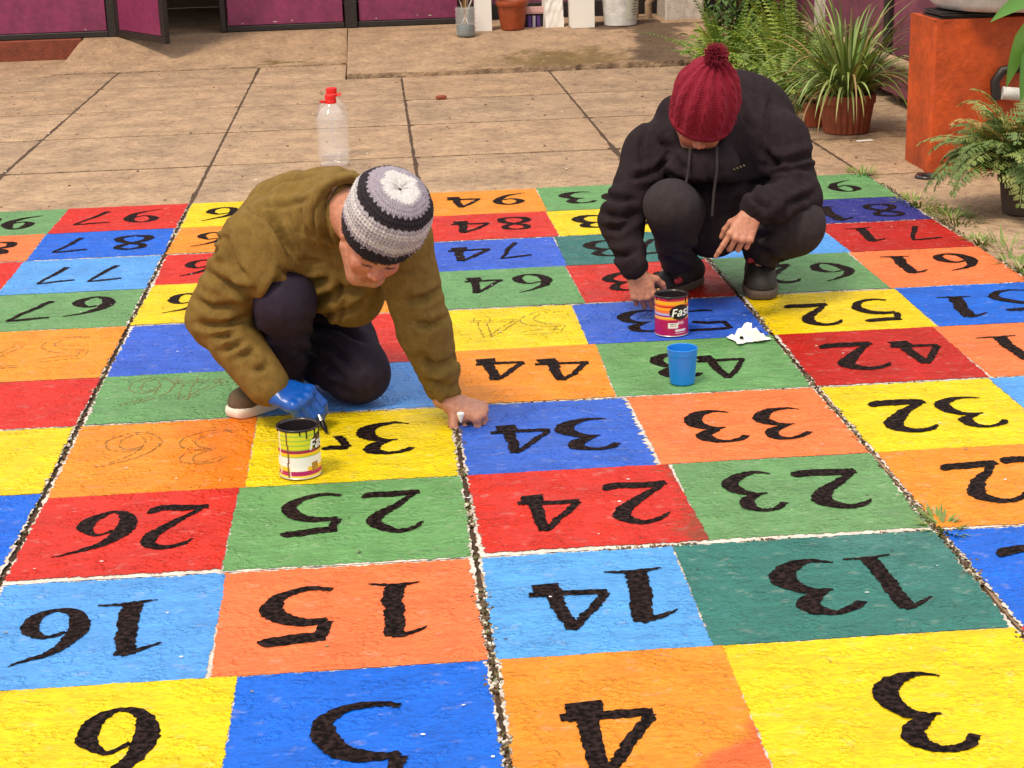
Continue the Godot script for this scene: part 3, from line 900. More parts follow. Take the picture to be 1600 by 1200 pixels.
func build_right_side() -> void:
	var b := thing("side_building", "mauve boarded wall along the planting on the right", "building", Vector3(2.78, 0, 0))
	for s: Array in [[-10.3, -8.47], [-8.33, -6.92], [-6.82, -5.0]]:
		part(box_mesh(Vector3(0.0, 0.25, s[0]), Vector3(0.08, 2.6, s[1]), 0.004), "panel", M.mauve, b)
		part(box_mesh(Vector3(-0.06, 0.06, s[0]), Vector3(0.06, 0.205, s[1]), 0.006), "kick_board", M.mauve, b)
	for z: float in [-6.87, -4.95]:
		part(box_mesh(Vector3(-0.03, 0.22, z - 0.045), Vector3(0.10, 2.6, z + 0.045), 0.004), "post", M.dark_frame, b)
	part(box_mesh(Vector3(-0.04, 0.0, -8.46), Vector3(0.10, 2.6, -8.34), 0.006), "post", M.white_wall, b, "white post")
	part(tube_mesh([Vector3(-0.045, 0.235, -10.2), Vector3(-0.045, 0.235, -8.3), Vector3(-0.045, 0.235, -6.5), Vector3(-0.045, 0.235, -5.0)], 0.032, 12), "ledge", M.concrete_grey, b)
	part(box_mesh(Vector3(0.1, -0.05, -10.3), Vector3(0.25, 2.6, -4.92), 0.0), "wall_core", M.dark_void, b)
	part(box_mesh(Vector3(-0.02, 2.601, -10.4), Vector3(0.4, 2.7, -4.85), 0.0), "roof", M.dark_frame, b)
	# orange masonry counter
	var k := thing("orange_counter", "bright orange masonry counter block with a chipped corner", "counter", Vector3(2.275, 0, -4.55))
	var cb := MB.new()
	var nx := 24
	var ny := 30
	# front, left and top faces as fine sheets with worn edges
	var wear := func(p: Vector3) -> Vector3:
		var e := edge_noise.get_noise_3d(p.x * 18.0, p.y * 18.0, p.z * 18.0)
		return p + Vector3(0.004, 0.0, -0.004) * e
	var corners := [Vector3(0.0, 0, 0.0), Vector3(0.0, 0, -0.34)]
	for f: Array in [[Vector3(0.012, 0, 0), Vector3(1.25, 0, 0)], [Vector3(0, 0, -0.34), Vector3(0, 0, -0.012)], [Vector3(0, 0, -0.012), Vector3(0.012, 0, 0)]]:
		var base := cb.v.size()
		for j in ny + 1:
			for i in nx + 1:
				var p: Vector3 = f[0].lerp(f[1], float(i) / nx)
				p.y = lerpf(-0.02, 0.672, float(j) / ny)
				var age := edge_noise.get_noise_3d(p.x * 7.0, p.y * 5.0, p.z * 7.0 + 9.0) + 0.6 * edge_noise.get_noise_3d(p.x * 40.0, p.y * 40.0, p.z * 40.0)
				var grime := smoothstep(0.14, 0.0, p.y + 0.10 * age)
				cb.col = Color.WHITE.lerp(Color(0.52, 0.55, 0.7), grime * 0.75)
				if absf(p.x - 0.006) < 0.012 and age > 0.38:
					cb.col = Color(1.1, 3.0, 9.0)
				cb.vert(wear.call(p))
		for j in ny:
			for i in nx:
				var a := base + j * (nx + 1) + i
				cb.quad(a, a + nx + 1, a + nx + 2, a + 1)
	cb.col = Color.WHITE
	cb.face([Vector3(0, 0.672, -0.34), Vector3(1.25, 0.672, -0.34), Vector3(1.25, 0.672, 0), Vector3(0, 0.672, 0)])
	cb.face([Vector3(1.25, -0.02, -0.34), Vector3(1.25, 0.672, -0.34), Vector3(0, 0.672, -0.34), Vector3(0, -0.02, -0.34)])
	M.orange_block.vertex_color_use_as_albedo = true
	part(cb.commit(), "block", M.orange_block, k)
	# basin and flat dark sheets on the counter
	var ba := thing("white_basin", "white plastic basin standing on the orange counter", "basin", Vector3(2.68, 0.700, -4.73))
	part(lathe_mesh([Vector2(0.001, 0.004), Vector2(0.29, 0.0), Vector2(0.325, 0.006), Vector2(0.352, 0.03), Vector2(0.385, 0.10), Vector2(0.43, 0.20), Vector2(0.455, 0.205), Vector2(0.455, 0.214), Vector2(0.42, 0.21), Vector2(0.39, 0.13), Vector2(0.30, 0.05), Vector2(0.001, 0.02)], 48), "bowl", M.white_plastic, ba)
	var sl := thing("dark_sheets", "stack of dark thin sheets under the white basin", "sheets", Vector3(2.46, 0.673, -4.70))
	for i in 4:
		var sh := MB.new()
		sh.box(Vector3(-0.15, 0, -0.13), Vector3(0.10, 0.005, 0.13), 0.001)
		var o := part(sh.commit(), "sheet", M.dark_frame, sl)
		o.position = Vector3(rng.randf_range(-0.02, 0.015), 0.0065 * i, rng.randf_range(-0.015, 0.015))
		o.rotation.y = rng.randf_range(-0.06, 0.06)
	# drain pipe fixed to the counter's front
	var dp := thing("drain_pipe", "grey pipe in a black bracket on the orange counter front", "pipe", Vector3(2.585, 0.350, -4.50))
	part(tube_mesh([Vector3(-0.01, 0.0, 0.0), Vector3(0.25, -0.03, 0.02), Vector3(0.6, -0.07, 0.03)], 0.029, 16), "pipe", M.white_plastic.duplicate(), dp)
	part(tube_mesh([Vector3(-0.03, -0.03, -0.01), Vector3(-0.04, 0.05, -0.01), Vector3(-0.01, 0.095, -0.01), Vector3(0.06, 0.105, -0.01), Vector3(0.6, 0.09, -0.01)], 0.022, 12), "bracket", M.dark_frame, dp)

func build_background_things() -> void:
	# cut plastic bottle with brushes
	var x := 0.51
	var z := -9.99
	var t := thing("brush_bottle", "cut clear plastic bottle of blue water holding brushes", "bottle", Vector3(x, block_y(x, z), z))
	var pl := mat(Color(0.75, 0.80, 0.80), 0.15)
	pl.transparency = BaseMaterial3D.TRANSPARENCY_ALPHA
	pl.albedo_color.a = 0.22
	var prof := [Vector2(0.001, 0.003), Vector2(0.06, 0.002), Vector2(0.072, 0.012)]
	for i in 12:
		prof.append(Vector2(0.076 if i % 2 == 0 else 0.070, 0.03 + i * 0.017))
	part(lathe_mesh(prof, 28), "bottle_wall", pl, t)
	part(lathe_mesh([Vector2(0.001, 0.005), Vector2(0.066, 0.006), Vector2(0.068, 0.085), Vector2(0.001, 0.086)], 28), "water", mat(Color(0.05, 0.085, 0.10), 0.1), t)
	for i in 5:
		var a := rng.randf_range(0, TAU)
		var top := Vector3(cos(a) * 0.07, rng.randf_range(0.26, 0.36), sin(a) * 0.05)
		var foot := Vector3(-cos(a) * 0.03, 0.09, -sin(a) * 0.03)
		var br := part(tube_mesh([foot, top], 0.006, 6), "brush", M.wood if i % 2 == 0 else M.white_plastic, t)
		part(tube_mesh([top, top + (top - foot).normalized() * 0.05], [0.009, 0.014], 6), "bristles", M.dark_frame, br)
	# white cartons
	var cartons := [[0.655, -10.22, 0.12, 0.42, 0.10, "tall narrow white carton next to the terracotta bucket"], [1.19, -10.28, 0.145, 0.30, 0.13, "crumpled white carton left of the smooth white carton"], [1.40, -10.22, 0.175, 0.36, 0.16, "smooth white carton beside the white bucket"]]
	for c: Array in cartons:
		var o := thing("carton", c[5], "carton", Vector3(c[0], block_y(c[0], c[1]), c[1]), 0.05, "white cartons by the store wall")
		var m := MB.new()
		var hw: float = c[2] * 0.5
		var hd: float = c[4] * 0.5
		var n := 10
		for sd in 4:
			var base := m.v.size()
			for j in n + 1:
				for i in n + 1:
					var u := lerpf(-1, 1, float(i) / n)
					var yy: float = c[3] * j / n
					var p := Vector3(u * hw, yy, hd)
					if c[2] == 0.145:
						p.z += 0.028 * edge_noise.get_noise_3d(u * 2.0, yy * 12.0, sd) * (0.3 + j * 0.12)
						p.x += 0.010 * edge_noise.get_noise_3d(u * 2.0 + 9.0, yy * 12.0, sd)
					if sd % 2 == 1: p = Vector3(u * hd, yy, hw)
					m.vert(p.rotated(Vector3.UP, sd * PI / 2.0))
			for j in n:
				for i in n:
					var a := base + j * (n + 1) + i
					m.quad(a, a + n + 1, a + n + 2, a + 1)
		m.face([Vector3(-hw, c[3], -hd), Vector3(hw, c[3], -hd), Vector3(hw, c[3], hd), Vector3(-hw, c[3], hd)])
		part(m.commit(), "carton_body", M.cardboard_white, o)
		var fl := MB.new()
		fl.box(Vector3(-hw, c[3] + 0.001, -hd), Vector3(hw, c[3] + 0.005, hd), 0.001)
		part(fl.commit(), "flap", M.cardboard_white, o)
	x = 0.875
	z = -10.2
	t = thing("terracotta_bucket", "terracotta plastic bucket between the white cartons", "bucket", Vector3(x, block_y(x, z), z))
	part(lathe_mesh([Vector2(0.001, 0.004), Vector2(0.082, 0.002), Vector2(0.088, 0.012), Vector2(0.112, 0.18), Vector2(0.112, 0.18), Vector2(0.122, 0.182), Vector2(0.124, 0.215), Vector2(0.116, 0.218), Vector2(0.108, 0.18), Vector2(0.082, 0.02), Vector2(0.001, 0.018)], 40), "bucket_wall", M.terracotta_bright, t)
	part(tube_mesh([Vector3(-0.123, 0.20, 0), Vector3(-0.10, 0.235, 0.06), Vector3(0, 0.25, 0.10), Vector3(0.10, 0.235, 0.06), Vector3(0.123, 0.20, 0)], 0.003, 6), "handle", M.metal, t)
	x = 1.045
	z = -10.33
	t = thing("small_tray", "small pink tray with purple tubes beside the terracotta bucket", "tray", Vector3(x, block_y(x, z), z))
	var tm := MB.new()
	tm.box(Vector3(-0.08, 0.10, -0.06), Vector3(0.08, 0.112, 0.06), 0.004)
	tm.box(Vector3(-0.085, 0.112, -0.065), Vector3(-0.078, 0.16, 0.065), 0.002)
	tm.box(Vector3(0.078, 0.112, -0.065), Vector3(0.085, 0.16, 0.065), 0.002)
	tm.box(Vector3(-0.077, 0.112, 0.055), Vector3(0.077, 0.155, 0.062), 0.002)
	part(tm.commit(), "tray", mat(Color(0.62, 0.36, 0.34), 0.6), t)
	part(box_mesh(Vector3(-0.07, 0.0, -0.05), Vector3(0.07, 0.099, 0.03), 0.006), "stand", M.dark_frame, t)
	for i in 3:
		part(tube_mesh([Vector3(-0.035 + i * 0.035, 0.0, 0.045), Vector3(-0.035 + i * 0.035, 0.085, 0.045)], 0.014, 10), "tube", mat([Color(0.12, 0.05, 0.30), Color(0.55, 0.5, 0.6), Color(0.10, 0.04, 0.22)][i], 0.4), t)
	x = 1.70
	z = -10.24
	t = thing("white_bucket", "large white plastic bucket with a printed label", "bucket", Vector3(x, block_y(x, z), z))
	part(lathe_mesh([Vector2(0.001, 0.006), Vector2(0.118, 0.0), Vector2(0.124, 0.006), Vector2(0.124, 0.006), Vector2(0.143, 0.33), Vector2(0.143, 0.33), Vector2(0.152, 0.332), Vector2(0.152, 0.362), Vector2(0.14, 0.365), Vector2(0.12, 0.01), Vector2(0.001, 0.01)], 48), "bucket_wall", M.white_plastic, t)
	var lb := MB.new()
	for i in 13:
		var a := deg_to_rad(lerpf(20.0, 78.0, i / 12.0))
		for yy: float in [0.05, 0.26]:
			var rr := 0.1255 + 0.0586 * yy
			lb.vert(Vector3(cos(a) * rr, yy, sin(a) * rr))
	for i in 12:
		lb.quad(i * 2, i * 2 + 1, i * 2 + 3, i * 2 + 2)
	part(lb.commit(), "paper_label", mat(Color(0.62, 0.64, 0.52), 0.7), t)
	for i in 8:
		var tx := MB.new()
		var yy := 0.08 + i * 0.02
		for j in 7:
			var a := deg_to_rad(lerpf(30.0, 30.0 + 34.0 * rng.randf_range(0.5, 1.0), j / 6.0))
			for e: float in [0.0, 0.005]:
				var rr := 0.1265 + 0.0586 * (yy + e)
				tx.vert(Vector3(cos(a) * rr, yy + e, sin(a) * rr))
		for j in 6:
			tx.quad(j * 2, j * 2 + 1, j * 2 + 3, j * 2 + 2)
		part(tx.commit(), "print_line", M.dark_frame, t)
	# pipework in the dark corner
	t = thing("corner_pipes", "dusty pipes in the dark corner behind the white bucket", "pipes", Vector3(1.98, block_y(1.98, -10.6), -10.75))
	part(tube_mesh([Vector3(0.0, 0.0, 0.1), Vector3(0.0, 0.12, 0.1), Vector3(0.04, 0.16, 0.1), Vector3(0.20, 0.17, 0.1)], 0.028, 10), "pipe", M.concrete_grey, t)
	part(tube_mesh([Vector3(-0.09, 0.0, 0.05), Vector3(-0.09, 0.6, 0.05)], 0.022, 10), "pipe", M.concrete_grey, t)
	part(tube_mesh([Vector3(0.10, 0.0, 0.08), Vector3(0.10, 0.55, 0.06)], 0.03, 10), "pipe", M.concrete_grey, t)

# ------------------------------------------------------------------ plants
func leaf_material(lin: Color, rough := 0.55) -> StandardMaterial3D:
	var m := mat(Color(1, 1, 1), rough)
	m.albedo_color = Color.WHITE
	m.vertex_color_use_as_albedo = true
	m.backlight_enabled = true
	m.backlight = Color(lin.r * 0.8, lin.g * 0.8, lin.b * 0.5).linear_to_srgb()
	return m

func vary(c: Color, amount: float) -> Color:
	var k := rng.randf_range(1.0 - amount, 1.0 + amount)
	return Color(c.r * k * rng.randf_range(0.88, 1.14), c.g * k, c.b * k * rng.randf_range(0.85, 1.15))

func blade(b: MB, root: Vector3, dir: Vector3, side: Vector3, length: float, width: float, droop: float, fold := 0.2, segs := 6) -> void:
	# strap leaf, folded along its midrib and bending down
	var p := root
	var d := dir.normalized()
	var base := b.v.size()
	for i in segs + 1:
		var t := float(i) / segs
		var w := width * 0.5 * (minf(1.0, 0.45 + 2.2 * t) if t < 0.3 else 1.0) * (1.0 - pow(t, 2.2)) + 0.0003
		var up := side.cross(d).normalized()
		b.vert(p - side * w + up * w * fold)
		b.vert(p)
		b.vert(p + side * w + up * w * fold)
		p += d * length / segs
		d = (d + Vector3.DOWN * droop / segs * (0.5 + t)).normalized()
	for i in segs:
		var a := base + i * 3
		b.quad(a, a + 1, a + 4, a + 3)
		b.quad(a + 1, a + 2, a + 5, a + 4)

func oval_leaf(b: MB, root: Vector3, dir: Vector3, side: Vector3, length: float, width: float) -> void:
	var up := side.cross(dir).normalized()
	var base := b.v.size()
	var prof := [0.0, 0.75, 1.0, 0.7, 0.0]
	for i in 5:
		var t := i / 4.0
		var c: Vector3 = root + dir * length * t - up * length * 0.22 * t * t
		var w: float = prof[i] * width * 0.5
		b.vert(c - side * w + up * w * 0.3)
		b.vert(c)
		b.vert(c + side * w + up * w * 0.3)
	for i in 4:
		var a := base + i * 3
		b.quad(a, a + 1, a + 4, a + 3)
		b.quad(a + 1, a + 2, a + 5, a + 4)

func frond(b: MB, root: Vector3, dir: Vector3, length: float, droop: float, pairs: int, pin: float, col: Color, twice := false) -> void:
	# fern frond: a midrib with leaflets to both sides, each leaflet a small folded blade
	var d := dir.normalized()
	var p := root
	var side := d.cross(Vector3.UP)
	if side.length() < 0.05: side = Vector3.RIGHT.rotated(Vector3.UP, rng.randf() * TAU)
	side = side.normalized()
	var pts := []
	for i in pairs + 1:
		var t := float(i) / pairs
		pts.append(p)
		var up := side.cross(d).normalized()
		if t > 0.08:
			var l := pin * (sin(PI * clampf(0.12 + t * 0.92, 0, 1)) * 0.85 + 0.15) * rng.randf_range(0.85, 1.1)
			for s: float in [-1.0, 1.0]:
				var ld := (side * s + d * 0.38 - up * rng.randf_range(0.05, 0.35)).normalized()
				b.col = vary(col, 0.16)
				if twice:
					for q in 5:
						var tt := 0.2 + q * 0.19
						var ll := l * 0.34 * (1.15 - tt)
						for s2: float in [-1.0, 1.0]:
							oval_leaf(b, p + ld * l * tt, (ld * 0.6 + d * s2).normalized(), ld, ll + 0.006, ll * 0.55 + 0.003)
				else:
					blade(b, p, ld, d, l, pin * 0.26, 0.35, 0.25, 3)
		p += d * length / pairs
		d = (d + Vector3.DOWN * droop / pairs * (0.3 + 1.4 * t)).normalized()
	b.col = vary(col, 0.1) * 0.8
	b.tube(pts, 0.0022, 4, false)

func pot(called: String, label: String, at: Vector3, top_r: float, h: float, m: Material, ribs: bool) -> Node3D:
	var t := thing(called, label, "plant pot", at)
	var b := MB.new()
	var n := 96 if ribs else 32
	var prof := [Vector2(0.001, 0.0), Vector2(top_r * 0.74, 0.0), Vector2(top_r * 0.78, h * 0.03), Vector2(top_r * 0.92, h * 0.74), Vector2(top_r * 0.92, h * 0.74), Vector2(top_r, h * 0.76), Vector2(top_r * 1.02, h * 0.97), Vector2(top_r * 0.99, h), Vector2(top_r * 0.93, h * 0.98), Vector2(top_r * 0.88, h * 0.86), Vector2(0.001, h * 0.87)]
	b.lathe(prof, n)
	if ribs:
		for i in b.v.size():
			var p: Vector3 = b.v[i]
			if p.y > h * 0.02 and p.y < h * 0.745 and Vector2(p.x, p.z).length() > top_r * 0.7:
				var a := atan2(p.z, p.x)
				var k := 1.0 + 0.030 * signf(sin(a * 24.0 + 0.3))
				b.v[i] = Vector3(p.x * k, p.y, p.z * k)
	part(b.commit(), "pot_wall", m, t)
	part(lathe_mesh([Vector2(top_r * 0.87, h * 0.875), Vector2(top_r * 0.5, h * 0.90), Vector2(0.001, h * 0.91)], 24), "potting_soil", M.soil, t)
	return t

func build_plants() -> void:
	# dark shrub by the white pillar
	var lm := leaf_material(Color(0.05, 0.10, 0.02))
	var t := thing("leafy_shrub", "dark green leafy shrub beside the white pillar", "shrub", Vector3(2.50, 0.0, -9.3))
	var b := MB.new()
	var stems := MB.new()
	var dark := Color(0.065, 0.125, 0.022)
	for i in 46:
		var a := rng.randf() * TAU
		var tip := Vector3(cos(a) * rng.randf_range(0.05, 0.34), rng.randf_range(0.15, 0.95), sin(a) * rng.randf_range(0.1, 0.6))
		stems.tube([Vector3(tip.x * 0.15, 0, tip.z * 0.15), tip * Vector3(0.6, 0.6, 0.6), tip], [0.008, 0.005, 0.002], 5, false)
		for k in 64:
			var u := rng.randf_range(0.25, 1.05)
			var p := Vector3(tip.x * (0.15 + 0.85 * u), tip.y * u, tip.z * (0.15 + 0.85 * u)) + Vector3(rng.randfn(), rng.randfn(), rng.randfn()) * 0.035
			var d := Vector3(rng.randfn(), rng.randfn() * 0.6 - 0.1, rng.randfn() + 0.4).normalized()
			var sd := d.cross(Vector3(rng.randfn(), 1.0, rng.randfn())).normalized()
			b.col = vary(dark, 0.4)
			oval_leaf(b, p, d, sd, rng.randf_range(0.035, 0.07), rng.randf_range(0.018, 0.032))
	part(stems.commit(), "stem", M.wood, t)
	part(b.commit(), "foliage", lm, t)
	# sword ferns
	var fm := leaf_material(Color(0.16, 0.26, 0.03))
	var ferns := [[2.30, -7.25, 44, 0.64, "bright green sword fern behind the potted spider plant"], [2.10, -8.2, 40, 0.58, "sword fern growing below the dark shrub"], [2.48, -8.0, 40, 0.70, "tall sword fern against the mauve wall"], [2.12, -6.55, 36, 0.44, "low sword fern at the edge of the paving"]]
	for f: Array in ferns:
		t = thing("sword_fern", f[4], "fern", Vector3(f[0], 0, f[1]), 0.0, "ferns along the mauve wall")
		b = MB.new()
		for i in int(f[2]):
			var a := rng.randf() * TAU
			var lean := rng.randf_range(0.15, 1.25)
			var dir := Vector3(cos(a) * lean, 1.0, sin(a) * lean)
			var c := Color(0.135, 0.225, 0.028) if rng.randf() < 0.6 else Color(0.25, 0.34, 0.04)
			frond(b, Vector3(cos(a) * 0.03, 0.0, sin(a) * 0.03), dir, f[3] * rng.randf_range(0.65, 1.08), rng.randf_range(0.5, 1.5), 22, 0.055, c)
		part(b.commit(), "fronds", fm, t)
	# broad undergrowth
	var um := leaf_material(Color(0.10, 0.16, 0.02))
	for f: Array in [[2.05, -7.3, 260, "low broad-leaved plant in front of the sword ferns"], [2.02, -6.35, 150, "small broad-leaved plant with one yellow leaf"], [2.25, -8.8, 200, "spreading leafy plant under the dark shrub"]]:
		t = thing("undergrowth_plant", f[3], "plant", Vector3(f[0], 0, f[1]), 0.0, "undergrowth along the paving")
		b = MB.new()
		var sb := MB.new()
		for i in int(f[2]):
			var a := rng.randf() * TAU
			var r := sqrt(rng.randf()) * 0.30
			var hgt := rng.randf_range(0.03, 0.24) * (1.1 - r)
			var p := Vector3(cos(a) * r, hgt, sin(a) * r)
			var d := Vector3(cos(a) + rng.randfn() * 0.5, rng.randfn() * 0.4 + 0.1, sin(a) + rng.randfn() * 0.5 + 0.3).normalized()
			b.col = vary(Color(0.16, 0.25, 0.035), 0.4)
			if f[2] == 150 and i == 3:
				b.col = Color(0.62, 0.52, 0.02)
				p = Vector3(0.02, 0.17, 0.28)
			oval_leaf(b, p, d, d.cross(Vector3(rng.randfn() * 0.3, 1, rng.randfn() * 0.3)).normalized(), rng.randf_range(0.05, 0.09), rng.randf_range(0.03, 0.055))
			if i % 4 == 0:
				sb.tube([Vector3(cos(a) * r * 0.3, 0, sin(a) * r * 0.3), p], 0.002, 4, false)
		part(b.commit(), "leaves", um, t)
		part(sb.commit(), "stem", M.wood, t)
	# spider plant in the ribbed pot
	pot("ribbed_pot", "large ribbed terracotta pot holding the spider plant", Vector3(2.225, 0, -5.74), 0.145, 0.20, M.terracotta, true)
	pot("small_red_pot", "small red pot half hidden behind the ribbed pot", Vector3(2.125, 0, -5.97), 0.070, 0.13, M.terracotta_bright, false)
	t = thing("spider_plant", "spider plant with long arching leaves in the ribbed pot", "plant", Vector3(2.225, 0.178, -5.74))
	b = MB.new()
	for i in 330:
		var a := rng.randf() * TAU
		var lean := rng.randf_range(0.15, 1.5)
		var dir := Vector3(cos(a) * lean, 1.0, sin(a) * lean)
		var r := rng.randf_range(0.0, 0.09)
		var dry := rng.randf() < 0.13
		b.col = vary(Color(0.30, 0.19, 0.07), 0.3) if dry else vary(Color(0.15, 0.22, 0.05) if rng.randf() < 0.6 else Color(0.30, 0.36, 0.12), 0.3)
		blade(b, Vector3(cos(a) * r, 0, sin(a) * r), dir, dir.cross(Vector3.UP).normalized(), rng.randf_range(0.26, 0.66), rng.randf_range(0.012, 0.022), rng.randf_range(0.9, 2.8) * (1.6 if dry else 1.0), 0.35, 9)
	part(b.commit(), "leaves", leaf_material(Color(0.15, 0.22, 0.05)), t)
	t = thing("trailing_plant", "straggly dry plant in the small red pot", "plant", Vector3(2.125, 0.112, -5.97))
	b = MB.new()
	for i in 70:
		var a := rng.randf() * TAU
		var dir := Vector3(cos(a) * 1.2, 0.9, sin(a) * 1.2)
		b.col = vary(Color(0.26, 0.20, 0.07), 0.4) if rng.randf() < 0.5 else vary(Color(0.12, 0.18, 0.03), 0.3)
		blade(b, Vector3(cos(a) * 0.03, 0, sin(a) * 0.03), dir, dir.cross(Vector3.UP).normalized(), rng.randf_range(0.12, 0.28), 0.010, rng.randf_range(1.5, 3.0), 0.3, 6)
	part(b.commit(), "leaves", leaf_material(Color(0.15, 0.2, 0.05)), t)
	# feathery fern at the right edge
	pot("dark_pot", "dark brown pot under the feathery fern", Vector3(2.37, 0, -3.64), 0.105, 0.17, M.shoe_sole_dark, false)
	t = thing("feathery_fern", "feathery leather fern spilling out of the dark pot", "fern", Vector3(2.37, 0.15, -3.64))
	b = MB.new()
	for i in 120:
		var a := rng.randf() * TAU
		var lean := rng.randf_range(0.2, 1.6)
		var dir := Vector3(cos(a) * lean, 1.0, sin(a) * lean)
		var c := Color(0.105, 0.165, 0.034) if rng.randf() < 0.7 else Color(0.21, 0.25, 0.06)
		if lean < 0.5 and rng.randf() < 0.3: c = Color(0.36, 0.24, 0.07)
		frond(b, Vector3(cos(a) * 0.04, 0, sin(a) * 0.04), dir, rng.randf_range(0.26, 0.44), rng.randf_range(1.2, 3.4), 11, 0.10, c, true)
	part(b.commit(), "fronds", leaf_material(Color(0.14, 0.2, 0.05)), t)
	# big-leaved plant whose leaves hang into the upper right corner
	pot("tall_pot", "pot of the large-leaved plant at the right edge", Vector3(2.82, 0, -4.14), 0.14, 0.26, M.terracotta, false)
	t = thing("large_leaf_plant", "plant with large glossy hanging leaves in the upper right corner", "plant", Vector3(2.82, 0.20, -4.14))
	b = MB.new()
	b.tube([Vector3.ZERO, Vector3(-0.05, 0.35, -0.03), Vector3(-0.16, 0.62, -0.08)], [0.014, 0.011, 0.006], 8)
	part(b.commit(), "stem", M.wood, t)
	var leaves := [[Vector3(-0.20, 0.60, -0.1), Vector3(-0.42, -0.12, 0.1), 0.26, 0.075], [Vector3(-0.25, 0.48, -0.08), Vector3(-0.22, -0.55, 0.05), 0.28, 0.085], [Vector3(-0.24, 0.40, -0.06), Vector3(-0.13, -0.6, 0.1), 0.26, 0.08], [Vector3(-0.2, 0.62, -0.1), Vector3(-0.5, 0.5, 0.1), 0.25, 0.08], [Vector3(-0.1, 0.5, -0.05), Vector3(0.4, 0.3, 0.3), 0.28, 0.09], [Vector3(-0.12, 0.58, -0.05), Vector3(0.2, 0.4, -0.4), 0.28, 0.09]]
	for l: Array in leaves:
		b = MB.new()
		b.col = vary(Color(0.10, 0.24, 0.035), 0.15)
		var d: Vector3 = l[1].normalized()
		blade(b, l[0], d, d.cross(Vector3(0.3, 0.4, 1)).normalized(), l[2], l[3], 0.5, 0.18, 12)
		part(b.commit(), "leaf", leaf_material(Color(0.1, 0.24, 0.03), 0.35), t)

